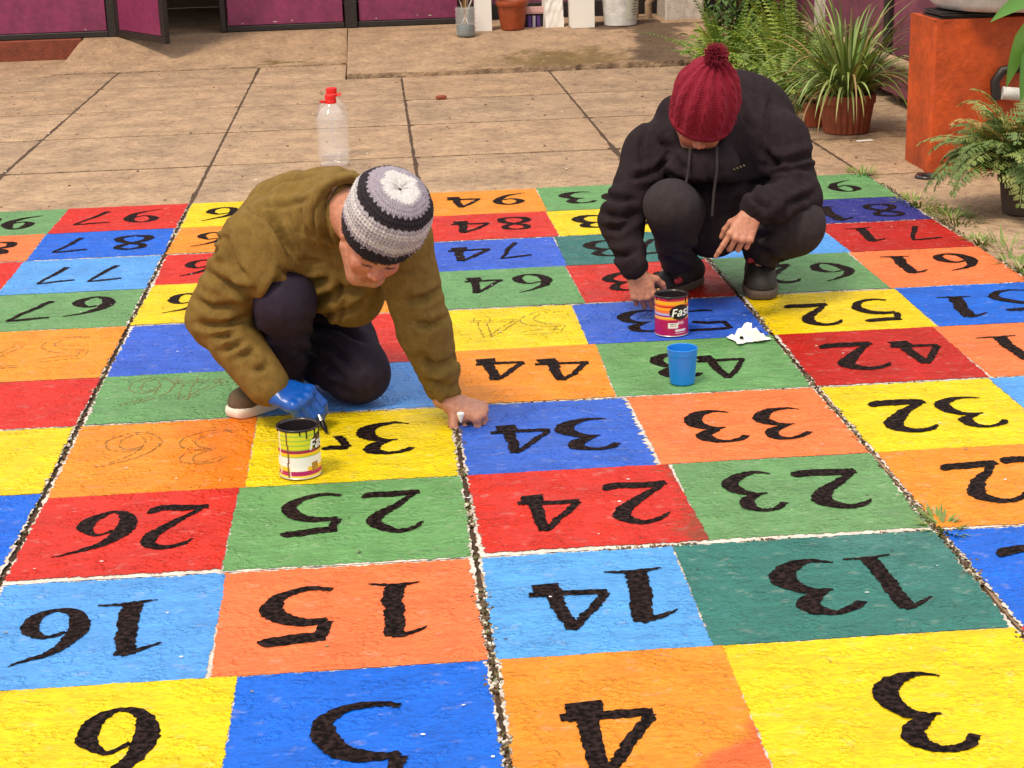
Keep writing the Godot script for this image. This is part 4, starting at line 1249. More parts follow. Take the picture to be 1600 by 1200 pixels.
func build_weeds() -> void:
	# tufts along the right edge of the grid
	var wm := leaf_material(Color(0.14, 0.18, 0.03))
	var spots := [[1.99, -4.60, 0.09, 70, "small weed tuft at the far right corner of the painted grid"], [2.03, -3.92, 0.13, 120, "bushy weed tuft beside square 81"], [2.07, -3.60, 0.15, 170, "widest weed patch at the corner of squares 81 and 71"], [2.03, -3.18, 0.07, 60, "thin weeds beside square 71"], [2.09, -3.02, 0.12, 50, "spiky grass tuft near square 61"], [2.04, -2.78, 0.10, 90, "weed tuft beside square 61"], [2.05, -2.60, 0.10, 90, "weed tuft at the corner of squares 61 and 51"], [1.02, -0.52, 0.05, 60, "small weed tuft where squares 23 and 12 meet"]]
	for s: Array in spots:
		var t := thing("weed_tuft", s[4], "weed", Vector3(s[0], -0.004, s[1]), 0.0, "weeds along the grid edge")
		var b := MB.new()
		for i in int(s[3]):
			var a := rng.randf() * TAU
			var r: float = sqrt(rng.randf()) * s[2]
			var dir := Vector3(cos(a) * 0.9, rng.randf_range(0.3, 1.4), sin(a) * 0.9)
			b.col = vary(Color(0.14, 0.21, 0.03) if rng.randf() < 0.85 else Color(0.30, 0.27, 0.10), 0.35)
			var spiky: bool = s[4].begins_with("spiky")
			blade(b, Vector3(cos(a) * r * 0.6, 0, sin(a) * r * 1.2), dir, dir.cross(Vector3.UP).normalized(), rng.randf_range(0.02, 0.055) * (2.0 if spiky else 1.0), 0.007 if not spiky else 0.004, 1.0, 0.2, 4)
		part(b.commit(), "leaves", wm, t)
	# moss, crumbs and small blades in the joints: nobody could count them
	var jb := MB.new()
	for k in 15000:
		var p := Vector3.ZERO
		var pick := rng.randf()
		if pick < 0.80:
			var x: float = [-1.0, 0.0, 0.0, 0.0, 1.0, 1.0, 1.0, 2.0][rng.randi() % 8]
			var z := rng.randf_range(-4.6, 0.5)
			if x == 2.0: z = rng.randf_range(-4.6, -2.4)
			if x == -1.0 and rng.randf() < 0.5: continue
			var dens := edge_noise.get_noise_2d(x * 30.0 + 5.0, z * 3.0)
			if dens < -0.05: continue
			p = Vector3(x + rng.randfn() * 0.009, -0.004, z)
		else:
			var z: float = [-0.50, -0.50, -0.50, -1.54, -2.555, -3.585][rng.randi() % 6]
			p = Vector3(rng.randf_range(0.0, 2.0) if z == -0.5 else rng.randf_range(-1.0, 2.0), -0.004, z + rng.randfn() * 0.004)
			if edge_noise.get_noise_2d(p.x * 4.0, z * 30.0) < 0.12: continue
		var a := rng.randf() * TAU
		if rng.randf() < 0.55:
			jb.col = vary(Color(0.15, 0.17, 0.035) if rng.randf() < 0.75 else Color(0.30, 0.24, 0.12), 0.4)
			var dir := Vector3(cos(a), rng.randf_range(0.5, 1.6), sin(a))
			blade(jb, p, dir, dir.cross(Vector3.UP).normalized(), rng.randf_range(0.005, 0.014), 0.0035, 1.0, 0.2, 3)
		else:
			jb.col = vary(Color(0.62, 0.54, 0.43) if rng.randf() < 0.22 else Color(0.11, 0.066, 0.036), 0.4)
			var h := rng.randf_range(0.0014, 0.0038)
			jb.box(-Vector3(h, h, h), Vector3(h, h, h) * 0.9, 0.0, Transform3D(Basis.from_euler(Vector3(a, a * 2.0, a * 3.0)), p + Vector3(0, 0.004, 0)))
	var jo := part(jb.commit(), "joint_moss", wm, self)
	jo.set_meta("kind", "stuff")
	tag(jo, "moss, weeds and crumbs filling the joints between the slabs", "moss")
	# flecks of spilt paint on the squares
	var fb := MB.new()
	for k in 260:
		var p := Vector3(rng.randf_range(-1.2, 2.0), 0.0, rng.randf_range(-4.5, 0.4))
		p.y = gy(p.x, p.z) + 0.0052
		fb.col = vary([Color(0.80, 0.77, 0.72), Color(0.80, 0.77, 0.72), Color(0.05, 0.03, 0.03), Color(0.30, 0.22, 0.12)][rng.randi() % 4], 0.15)
		var r := rng.randf_range(0.0012, 0.0034)
		var pts := []
		for i in 7:
			var a := -TAU * i / 7.0
			var rr := r * rng.randf_range(0.6, 1.3)
			pts.append(p + Vector3(cos(a) * rr * 1.5, 0, -sin(a) * rr))
		pts.reverse()
		fb.face(pts)
	var fo := part(fb.commit(), "paint_flecks", wm, self)
	fo.set_meta("kind", "stuff")
	tag(fo, "tiny flecks of spilt paint scattered over the painted squares", "paint flecks")
	# leaves, pebbles and flakes on the bare concrete
	var db := MB.new()
	for k in 420:
		var p := Vector3(rng.randf_range(-3.2, 2.2), 0.002, rng.randf_range(-9.4, -4.65))
		if rng.randf() < 0.25: p.z = rng.randf_range(-10.2, -8.9)
		if p.z < -8.8: p.y = block_y(p.x, p.z) + 0.004 if p.x > -0.3 else 0.01
		db.col = vary([Color(0.16, 0.10, 0.06), Color(0.62, 0.52, 0.40), Color(0.32, 0.20, 0.10)][rng.randi() % 3], 0.3)
		var h := rng.randf_range(0.002, 0.007)
		var a := rng.randf() * TAU
		db.box(Vector3(-h, -0.002, -h * 0.7), Vector3(h, h * 0.5, h * 0.7), h * 0.2, Transform3D(Basis(Vector3.UP, a), p))
	var dbo := part(db.commit(), "ground_litter", wm, self)
	dbo.set_meta("kind", "stuff")
	tag(dbo, "pebbles, leaf bits and paint flakes scattered on the bare concrete", "litter")

# ------------------------------------------------------------------ small things
func bent_text(s: String, size: float, r: float, theta: float, y: float, shear: float, lean := 0.0) -> ArrayMesh:
	# letters wrapped round an upright cylinder; theta 0 looks to +z
	var tm := TextMesh.new()
	tm.text = s
	var f := SystemFont.new()
	f.font_names = PackedStringArray(["Droid Sans"])
	f.font_weight = 700
	tm.font = f
	tm.font_size = 64
	tm.pixel_size = size / 64.0
	tm.depth = 0.0004
	tm.curve_step = 2.0
	var src := tm.get_mesh_arrays()
	var b := MB.new()
	var vs: PackedVector3Array = src[Mesh.ARRAY_VERTEX]
	for p in vs:
		var a := theta + (p.x + p.y * shear) / r
		var rr := r + p.z + 0.0004
		b.vert(Vector3(sin(a) * rr, y + p.y + lean * p.x, cos(a) * rr))
	var ix: PackedInt32Array = src[Mesh.ARRAY_INDEX]
	if ix.size():
		for i in ix: b.idx.append(i)
	else:
		for i in vs.size(): b.idx.append(i)
	return b.commit()

func paint_can(label: String, at: Vector3, label_colour: Callable, word_theta: float, word_y: float) -> Node3D:
	var t := thing("paint_can", label, "paint can", at, 0.0, "paint cans on the squares")
	var r := 0.051
	var h := 0.124
	var b := MB.new()
	var na := 144
	var nh := 90
	for j in nh + 1:
		for i in na + 1:
			var th := TAU * i / na - PI
			var y := lerpf(0.004, h - 0.004, float(j) / nh)
			b.col = label_colour.call(th, float(j) / nh)
			b.vert(Vector3(sin(th) * r, y, cos(th) * r))
	for j in nh:
		for i in na:
			var a := j * (na + 1) + i
			b.quad(a, a + na + 1, a + na + 2, a + 1)
	var lm := mat(Color(1, 1, 1), 0.3)
	lm.albedo_color = Color.WHITE
	lm.vertex_color_use_as_albedo = true
	part(b.commit(), "printed_wall", lm, t)
	part(lathe_mesh([Vector2(0.001, 0.002), Vector2(r - 0.001, 0.0), Vector2(r + 0.0014, 0.001), Vector2(r + 0.0014, 0.0035), Vector2(r - 0.0005, 0.0045)], 48), "bottom_rim", M.metal, t)
	var rim := part(lathe_mesh([Vector2(r - 0.0004, h - 0.0045), Vector2(r + 0.0016, h - 0.003), Vector2(r + 0.002, h), Vector2(r + 0.0005, h + 0.0022), Vector2(r - 0.003, h + 0.001), Vector2(r - 0.006, h - 0.004), Vector2(r - 0.003, h - 0.02), Vector2(r - 0.003, 0.02)], 48), "top_rim", M.can_black, t)
	part(lathe_mesh([Vector2(r - 0.003, h - 0.022), Vector2(0.001, h - 0.022)], 40), "black_paint", M.wet_black, t)
	var word := part(bent_text("Fast", 0.034, r, word_theta, word_y, 0.22, 0.06), "lettering", M.cardboard_white, t)
	# drips down the wall
	for k in 5:
		var th := rng.randf_range(-1.3, 1.3)
		var d := MB.new()
		var l := rng.randf_range(0.006, 0.022)
		d.tube([Vector3(sin(th) * (r + 0.001), h - 0.002, cos(th) * (r + 0.001)), Vector3(sin(th) * (r + 0.0008), h - l * 0.6, cos(th) * (r + 0.0008)), Vector3(sin(th) * (r + 0.0006), h - l, cos(th) * (r + 0.0006))], [0.002, 0.0014, 0.0018], 6)
		part(d.commit(), "drip", M.wet_black, t)
	return t

func oval(th: float, y: float, th0: float, y0: float, a: float, bb: float) -> bool:
	return pow((th - th0) / a, 2) + pow((y - y0) / bb, 2) < 1.0

func build_small_things() -> void:
	M.can_black = mat(Color(0.02, 0.014, 0.016), 0.25)
	M.wet_black = mat(Color(0.008, 0.005, 0.006), 0.25)
	M.wet_black.metallic_specular = 0.25
	var yellow_label := func(th: float, y: float) -> Color:
		if oval(th, y, 1.15, 0.73, 0.46, 0.185): return Color(0.025, 0.012, 0.015)
		var c := Color(0.62, 0.62, 0.03)
		if y > 0.60:
			c = Color(0.66, 0.62, 0.02) if int(y * 60.0) % 6 > 1 else Color(0.34, 0.50, 0.06)
		elif y > 0.535: c = Color(0.34, 0.008, 0.075)
		elif y > 0.47: c = Color(0.85, 0.52, 0.02)
		elif y > 0.455: c = Color(0.30, 0.50, 0.06)
		elif y > 0.24: c = Color(0.80, 0.76, 0.74)
		elif y > 0.155:
			c = Color(0.86, 0.52, 0.03)
			if th > -0.45 and th < 0.42: c = Color(0.84, 0.81, 0.78)
		elif y > 0.05: c = Color(0.42, 0.008, 0.13)
		else: c = Color(0.80, 0.62, 0.10)
		if y > 0.13 and y < 0.32 and th > 0.62 and th < 1.02:
			c = Color(0.20, 0.05, 0.02) if (int(th * 40.0) + int(y * 50.0)) % 3 < 2 else Color(0.80, 0.50, 0.08)
		# seam with paint runs
		if absf(th + 0.52 + 0.02 * sin(y * 9.0)) < 0.045: c = Color(0.16, 0.07, 0.035)
		elif absf(th + 0.45) < 0.025 and y < 0.45: c = Color(0.75, 0.70, 0.65)
		if absf(th + 1.02) < 0.06 and y > 0.08: c = Color(0.80, 0.72, 0.68)
		return c
	var y0 := 0.0045
	paint_can("yellow and white labelled can of black paint on the yellow square", Vector3(-0.392, y0, -1.075), yellow_label, 1.22, 0.086)
	var magenta_label := func(th: float, y: float) -> Color:
		if oval(th, y, 0.44, 0.63, 0.74, 0.205): return Color(0.012, 0.006, 0.008)
		var c := Color(0.42, 0.006, 0.085)
		if y > 0.93: c = Color(0.50, 0.01, 0.07)
		elif y > 0.84: c = Color(0.88, 0.40, 0.02)
		elif y > 0.80: c = Color(0.85, 0.22, 0.02)
		elif y > 0.755: c = Color(0.62, 0.02, 0.02)
		elif y > 0.68: c = Color(0.88, 0.36, 0.02)
		elif y > 0.61: c = Color(0.80, 0.16, 0.04)
		elif y > 0.55: c = Color(0.42, 0.42, 0.68)
		elif y > 0.50: c = Color(0.30, 0.02, 0.24)
		elif y > 0.465: c = Color(0.88, 0.50, 0.05)
		elif y > 0.43: c = Color(0.85, 0.25, 0.03)
		if th > -0.38 and th < 0.22 and y > 0.20 and y < 0.355:
			c = Color(0.80, 0.72, 0.68)
			if th > -0.26 and th < 0.12 and (absf(y - 0.31) < 0.016 or absf(y - 0.26) < 0.012) and int(th * 90.0) % 4 != 0: c = Color(0.30, 0.22, 0.20)
		if th > 0.22 and th < 0.62 and y > 0.30 and y < 0.38 and int(th * 28.0) % 3 != 0: c = Color(0.75, 0.55, 0.60)
		if th > 0.05 and th < 0.80 and y > 0.12 and y < 0.17 and int(th * 34.0) % 6 != 0: c = Color(0.80, 0.70, 0.70)
		if th > 0.05 and th < 0.80 and y > 0.065 and y < 0.08: c = Color(0.70, 0.45, 0.50)
		return c
	paint_can("magenta and orange labelled can of black paint on the blue square", Vector3(0.702, y0, -2.145), magenta_label, 0.50, 0.077)
	# blue tumbler
	var bp := mat(Color(0.008, 0.20, 0.66), 0.35)
	bp.subsurf_scatter_enabled = true
	bp.subsurf_scatter_strength = 0.1
	var t := thing("blue_cup", "blue plastic cup standing on the green square 43", "cup", Vector3(0.646, y0, -1.64))
	part(lathe_mesh([Vector2(0.001, 0.004), Vector2(0.030, 0.003), Vector2(0.031, 0.0), Vector2(0.034, 0.0), Vector2(0.0345, 0.003), Vector2(0.0405, 0.082), Vector2(0.0415, 0.083), Vector2(0.0418, 0.086), Vector2(0.0412, 0.0885), Vector2(0.042, 0.098), Vector2(0.0428, 0.1005), Vector2(0.0415, 0.102), Vector2(0.040, 0.100), Vector2(0.0325, 0.006), Vector2(0.001, 0.006)], 56), "cup_wall", bp, t)
	# crumpled tissue
	var pm := MB.new()
	var n := 30
	for j in n + 1:
		for i in n + 1:
			var u := float(i) / n - 0.5
			var v := float(j) / n - 0.5
			var q := Vector2(u, v)
			var k := 1.0 + 0.15 * edge_noise.get_noise_2d(q.angle() * 0.8, 5.0)
			var hgt := absf(edge_noise.get_noise_2d(u * 1.1 + 3.0, v * 1.4)) * 0.075 + absf(edge_noise.get_noise_2d(u * 2.6, v * 2.6 + 9.0)) * 0.012
			hgt *= smoothstep(0.5, 0.30, maxf(absf(u), absf(v))) * 0.9 + 0.1
			pm.vert(Vector3(u * 0.104 * k + 0.022 * edge_noise.get_noise_2d(u * 1.2, v * 1.2), 0.002 + hgt, v * 0.088 * k + 0.022 * edge_noise.get_noise_2d(v * 1.2, u * 1.2 + 4.0)))
	for j in n:
		for i in n:
			var a := j * (n + 1) + i
			pm.quad(a, a + 1, a + n + 2, a + n + 1)
	t = thing("crumpled_tissue", "crumpled white tissue with black paint spots on the blue square", "tissue", Vector3(0.918, y0 + 0.002, -2.03), 0.35)
	var tis := mat(Color(0.80, 0.77, 0.76), 0.9)
	part(pm.commit(), "tissue_sheet", tis, t)
	for sp: Array in [[-0.042, 0.006], [0.034, -0.01]]:
		part(lathe_mesh([Vector2(0.007, 0.0), Vector2(0.005, 0.006), Vector2(0.001, 0.007)], 8), "paint_spot", M.wet_black, t).position = Vector3(sp[0], 0.014, sp[1] + 0.02)
	# two water bottles
	var clear := mat(Color(0.92, 0.93, 0.95), 0.06)
	clear.transparency = BaseMaterial3D.TRANSPARENCY_ALPHA
	clear.albedo_color.a = 0.09
	var cap := mat(Color(0.72, 0.012, 0.008), 0.35)
	for w: Array in [[-0.388, -5.40, 0.3, "nearer clear water bottle with a red cap behind the kneeling person"], [-0.388, -5.64, 2.6, "farther clear water bottle with a red cap behind the kneeling person"]]:
		t = thing("water_bottle", w[3], "bottle", Vector3(w[0], 0.0, w[1]), w[2], "water bottles on the concrete")
		var prof := [Vector2(0.001, 0.006), Vector2(0.060, 0.002), Vector2(0.072, 0.010), Vector2(0.076, 0.03)]
		for i in 16:
			var yy := 0.045 + i * 0.0105
			prof.append(Vector2(0.078 if i % 2 == 0 else 0.0725, yy))
		prof.append_array([Vector2(0.078, 0.215), Vector2(0.078, 0.235), Vector2(0.062, 0.265), Vector2(0.032, 0.296), Vector2(0.024, 0.304), Vector2(0.024, 0.312)])
		part(lathe_mesh(prof, 40), "bottle_wall", clear, t)
		var cp := part(lathe_mesh([Vector2(0.026, 0.300), Vector2(0.028, 0.301), Vector2(0.028, 0.314), Vector2(0.0255, 0.316), Vector2(0.0255, 0.318), Vector2(0.027, 0.320), Vector2(0.027, 0.340), Vector2(0.025, 0.343), Vector2(0.001, 0.343)], 28), "cap", cap, t)
		part(tube_mesh([Vector3(-0.026, 0.312, 0), Vector3(-0.048, 0.317, 0.008), Vector3(-0.054, 0.312, 0.0), Vector3(-0.045, 0.307, -0.008), Vector3(-0.026, 0.306, 0)], 0.0035, 8), "carry_ring", cap, cp)
	# flat black lid by the counter, brick chip, paper scrap
	t = thing("black_lid", "flat black ring lid on the concrete by the orange counter", "lid", Vector3(2.235, 0.0, -4.44))
	part(lathe_mesh([Vector2(0.030, 0.001), Vector2(0.052, 0.001), Vector2(0.054, 0.006), Vector2(0.048, 0.014), Vector2(0.038, 0.012), Vector2(0.030, 0.004)], 30), "ring", M.can_black, t)
	var chip := MB.new()
	chip.box(Vector3(-0.03, 0, -0.02), Vector3(0.03, 0.024, 0.02), 0.008)
	t = thing("brick_chip", "small reddish brick chip lying on the bare concrete", "brick chip", Vector3(0.22, 0.0, -7.56), 0.4)
	part(chip.commit(), "chip", M.terracotta, t)
	t = thing("paper_scrap", "white paper scrap lying in front of the ribbed pot", "paper", Vector3(2.24, 0.001, -5.44), 0.2)
	part(box_mesh(Vector3(-0.04, 0, -0.015), Vector3(0.04, 0.004, 0.015), 0.001), "scrap", tis, t)

# folds of the clothes, read off the photograph and set at the wearer's place
const JACKET_FOLDS := [
	[[Vector3(-0.245, 0.672, -1.500), Vector3(-0.285, 0.627, -1.500), Vector3(-0.310, 0.562, -1.500), Vector3(-0.310, 0.494, -1.500), Vector3(-0.296, 0.443, -1.500)], 0.0176, 0.0090],
	[[Vector3(-0.325, 0.597, -1.500), Vector3(-0.368, 0.586, -1.500), Vector3(-0.411, 0.578, -1.500), Vector3(-0.498, 0.573, -1.500)], 0.0088, 0.0072],
	[[Vector3(-0.497, 0.578, -1.500), Vector3(-0.446, 0.543, -1.500), Vector3(-0.403, 0.456, -1.500)], 0.0176, 0.0090],
	[[Vector3(-0.435, 0.539, -1.500), Vector3(-0.417, 0.487, -1.500), Vector3(-0.398, 0.449, -1.500)], 0.0176, 0.0090],
	[[Vector3(-0.369, 0.573, -1.500), Vector3(-0.366, 0.514, -1.500)], 0.0176, 0.0090],
	[[Vector3(-0.346, 0.577, -1.500), Vector3(-0.339, 0.504, -1.500)], 0.0176, 0.0090],
	[[Vector3(-0.395, 0.442, -1.500), Vector3(-0.363, 0.434, -1.500), Vector3(-0.322, 0.427, -1.500)], 0.0088, 0.0063],
	[[Vector3(-0.564, 0.516, -1.500), Vector3(-0.564, 0.479, -1.500), Vector3(-0.550, 0.428, -1.500), Vector3(-0.518, 0.392, -1.500)], 0.0154, 0.0090],
	[[Vector3(-0.662, 0.281, -1.500), Vector3(-0.598, 0.270, -1.500), Vector3(-0.539, 0.286, -1.500)], 0.0176, 0.0090],
	[[Vector3(-0.651, 0.340, -1.500), Vector3(-0.613, 0.320, -1.500), Vector3(-0.551, 0.323, -1.500)], 0.0176, 0.0090],
	[[Vector3(-0.594, 0.206, -1.500), Vector3(-0.541, 0.222, -1.500)], 0.0176, 0.0090],
	[[Vector3(-0.555, 0.188, -1.500), Vector3(-0.517, 0.202, -1.500)], 0.0176, 0.0090],
	[[Vector3(-0.514, 0.152, -1.500), Vector3(-0.483, 0.158, -1.500)], 0.0176, 0.0090],
	[[Vector3(-0.617, 0.244, -1.500), Vector3(-0.567, 0.243, -1.500)], 0.0176, 0.0090],
	[[Vector3(-0.623, 0.416, -1.500), Vector3(-0.562, 0.372, -1.500), Vector3(-0.505, 0.362, -1.500)], 0.0198, 0.0108],
	[[Vector3(-0.564, 0.391, -1.500), Vector3(-0.541, 0.364, -1.500), Vector3(-0.513, 0.344, -1.500)], 0.0154, 0.0090],
	[[Vector3(-0.600, 0.518, -1.500), Vector3(-0.567, 0.538, -1.500)], 0.0176, 0.0090],
	[[Vector3(-0.617, 0.489, -1.500), Vector3(-0.573, 0.505, -1.500)], 0.0176, 0.0090],
	[[Vector3(-0.626, 0.454, -1.500), Vector3(-0.582, 0.480, -1.500)], 0.0176, 0.0090],
	[[Vector3(-0.432, 0.417, -1.500), Vector3(-0.389, 0.387, -1.500), Vector3(-0.320, 0.376, -1.500)], 0.0176, 0.0090],
	[[Vector3(-0.391, 0.362, -1.500), Vector3(-0.320, 0.381, -1.500)], 0.0176, 0.0090],
	[[Vector3(-0.282, 0.370, -1.500), Vector3(-0.291, 0.331, -1.500)], 0.0176, 0.0090],
	[[Vector3(-0.374, 0.321, -1.500), Vector3(-0.284, 0.350, -1.500), Vector3(-0.218, 0.353, -1.500)], 0.0198, 0.0108],
	[[Vector3(-0.388, 0.298, -1.500), Vector3(-0.326, 0.283, -1.500), Vector3(-0.260, 0.298, -1.500), Vector3(-0.208, 0.335, -1.500)], 0.0132, 0.0081],
	[[Vector3(-0.130, 0.318, -1.500), Vector3(-0.069, 0.322, -1.500), Vector3(-0.024, 0.344, -1.500)], 0.0176, 0.0090],
	[[Vector3(-0.089, 0.168, -1.500), Vector3(-0.057, 0.138, -1.500), Vector3(-0.009, 0.146, -1.500), Vector3(0.012, 0.167, -1.500)], 0.0198, 0.0108],
	[[Vector3(-0.080, 0.083, -1.500), Vector3(-0.029, 0.074, -1.500), Vector3(0.019, 0.082, -1.500)], 0.0088, 0.0108],
	[[Vector3(-0.065, 0.100, -1.500), Vector3(-0.025, 0.087, -1.500)], 0.0176, 0.0090],
	[[Vector3(-0.106, 0.261, -1.500), Vector3(-0.059, 0.250, -1.500), Vector3(-0.021, 0.265, -1.500)], 0.0176, 0.0090],
	[[Vector3(-0.259, 0.364, -1.500), Vector3(-0.280, 0.304, -1.500), Vector3(-0.294, 0.262, -1.500)], 0.0088, 0.0063],
	[[Vector3(-0.481, 0.619, -1.500), Vector3(-0.414, 0.649, -1.500), Vector3(-0.349, 0.655, -1.500)], 0.0176, 0.0090],
	[[Vector3(-0.478, 0.332, -1.500), Vector3(-0.431, 0.398, -1.500)], 0.0176, 0.0090]
]
const JACKET_FOLDS_VIEW := Vector3(0.0437, 0.2208, 0.9743)
const HOODIE_FOLDS := [
	[[Vector3(1.044, 0.509, -2.450), Vector3(1.088, 0.456, -2.450), Vector3(1.065, 0.447, -2.450)], 0.0198, 0.0108],
	[[Vector3(1.061, 0.457, -2.450), Vector3(1.139, 0.462, -2.450), Vector3(1.228, 0.485, -2.450)], 0.0220, 0.0126],
	[[Vector3(1.053, 0.427, -2.450), Vector3(1.140, 0.435, -2.450), Vector3(1.210, 0.440, -2.450)], 0.0198, 0.0108],
	[[Vector3(1.008, 0.392, -2.450), Vector3(1.080, 0.413, -2.450)], 0.0198, 0.0108],
	[[Vector3(0.704, 0.450, -2.450), Vector3(0.747, 0.487, -2.450)], 0.0198, 0.0108],
	[[Vector3(0.630, 0.433, -2.450), Vector3(0.695, 0.444, -2.450)], 0.0198, 0.0108],
	[[Vector3(0.720, 0.549, -2.450), Vector3(0.755, 0.521, -2.450)], 0.0198, 0.0108],
	[[Vector3(0.724, 0.445, -2.450), Vector3(0.798, 0.407, -2.450), Vector3(0.921, 0.385, -2.450), Vector3(1.008, 0.398, -2.450)], 0.0220, 0.0126],
	[[Vector3(0.872, 0.480, -2.450), Vector3(0.876, 0.397, -2.450), Vector3(0.881, 0.314, -2.450)], 0.0088, 0.0072],
	[[Vector3(0.544, 0.375, -2.450), Vector3(0.593, 0.365, -2.450), Vector3(0.640, 0.361, -2.450)], 0.0198, 0.0108],
	[[Vector3(0.537, 0.324, -2.450), Vector3(0.592, 0.307, -2.450), Vector3(0.643, 0.315, -2.450)], 0.0198, 0.0108],
	[[Vector3(0.546, 0.278, -2.450), Vector3(0.592, 0.274, -2.450), Vector3(0.635, 0.297, -2.450)], 0.0198, 0.0108],
	[[Vector3(0.549, 0.196, -2.450), Vector3(0.601, 0.188, -2.450), Vector3(0.647, 0.202, -2.450)], 0.0198, 0.0108],
	[[Vector3(1.008, 0.367, -2.450), Vector3(1.053, 0.319, -2.450)], 0.0176, 0.0099],
	[[Vector3(1.054, 0.265, -2.450), Vector3(1.128, 0.320, -2.450)], 0.0176, 0.0108],
	[[Vector3(1.127, 0.330, -2.450), Vector3(1.204, 0.354, -2.450)], 0.0198, 0.0108],
	[[Vector3(0.676, 0.609, -2.450), Vector3(0.655, 0.530, -2.450), Vector3(0.665, 0.464, -2.450)], 0.0110, 0.0081],
	[[Vector3(1.078, 0.693, -2.450), Vector3(1.059, 0.604, -2.450), Vector3(1.056, 0.523, -2.450)], 0.0110, 0.0081],
	[[Vector3(0.960, 0.678, -2.450), Vector3(1.012, 0.575, -2.450)], 0.0198, 0.0108],
	[[Vector3(0.757, 0.505, -2.450), Vector3(0.808, 0.441, -2.450)], 0.0198, 0.0108]
]
const HOODIE_FOLDS_VIEW := Vector3(-0.1950, 0.1865, 0.9629)
const SQUAT_LEG_FOLDS := [
	[[Vector3(0.779, 0.215, -2.400), Vector3(0.834, 0.194, -2.400)], 0.0176, 0.0108],
	[[Vector3(0.723, 0.181, -2.400), Vector3(0.779, 0.151, -2.400)], 0.0176, 0.0108],
	[[Vector3(1.035, 0.178, -2.400), Vector3(1.119, 0.134, -2.400)], 0.0176, 0.0108],
	[[Vector3(1.026, 0.231, -2.400), Vector3(1.065, 0.250, -2.400)], 0.0176, 0.0108],
	[[Vector3(0.748, 0.196, -2.400), Vector3(0.820, 0.172, -2.400)], 0.0176, 0.0108],
	[[Vector3(1.058, 0.167, -2.400), Vector3(1.110, 0.158, -2.400)], 0.0176, 0.0108],
	[[Vector3(1.016, 0.204, -2.400), Vector3(1.079, 0.187, -2.400)], 0.0176, 0.0108]
]
const SQUAT_LEG_FOLDS_VIEW := Vector3(-0.1960, 0.2055, 0.9588)
const KNEEL_LEG_FOLDS := [
	[[Vector3(-0.395, 0.227, -1.550), Vector3(-0.313, 0.187, -1.550), Vector3(-0.249, 0.112, -1.550)], 0.0154, 0.0090],
	[[Vector3(-0.411, 0.183, -1.550), Vector3(-0.332, 0.144, -1.550), Vector3(-0.276, 0.078, -1.550)], 0.0154, 0.0090],
	[[Vector3(-0.376, 0.261, -1.550), Vector3(-0.292, 0.239, -1.550), Vector3(-0.227, 0.192, -1.550)], 0.0154, 0.0090],
	[[Vector3(-0.515, 0.198, -1.550), Vector3(-0.476, 0.160, -1.550)], 0.0154, 0.0090],
	[[Vector3(-0.521, 0.242, -1.550), Vector3(-0.480, 0.214, -1.550)], 0.0154, 0.0090],
	[[Vector3(-0.344, 0.099, -1.550), Vector3(-0.269, 0.050, -1.550)], 0.0154, 0.0090]
]
const KNEEL_LEG_FOLDS_VIEW := Vector3(0.0431, 0.2730, 0.9611)

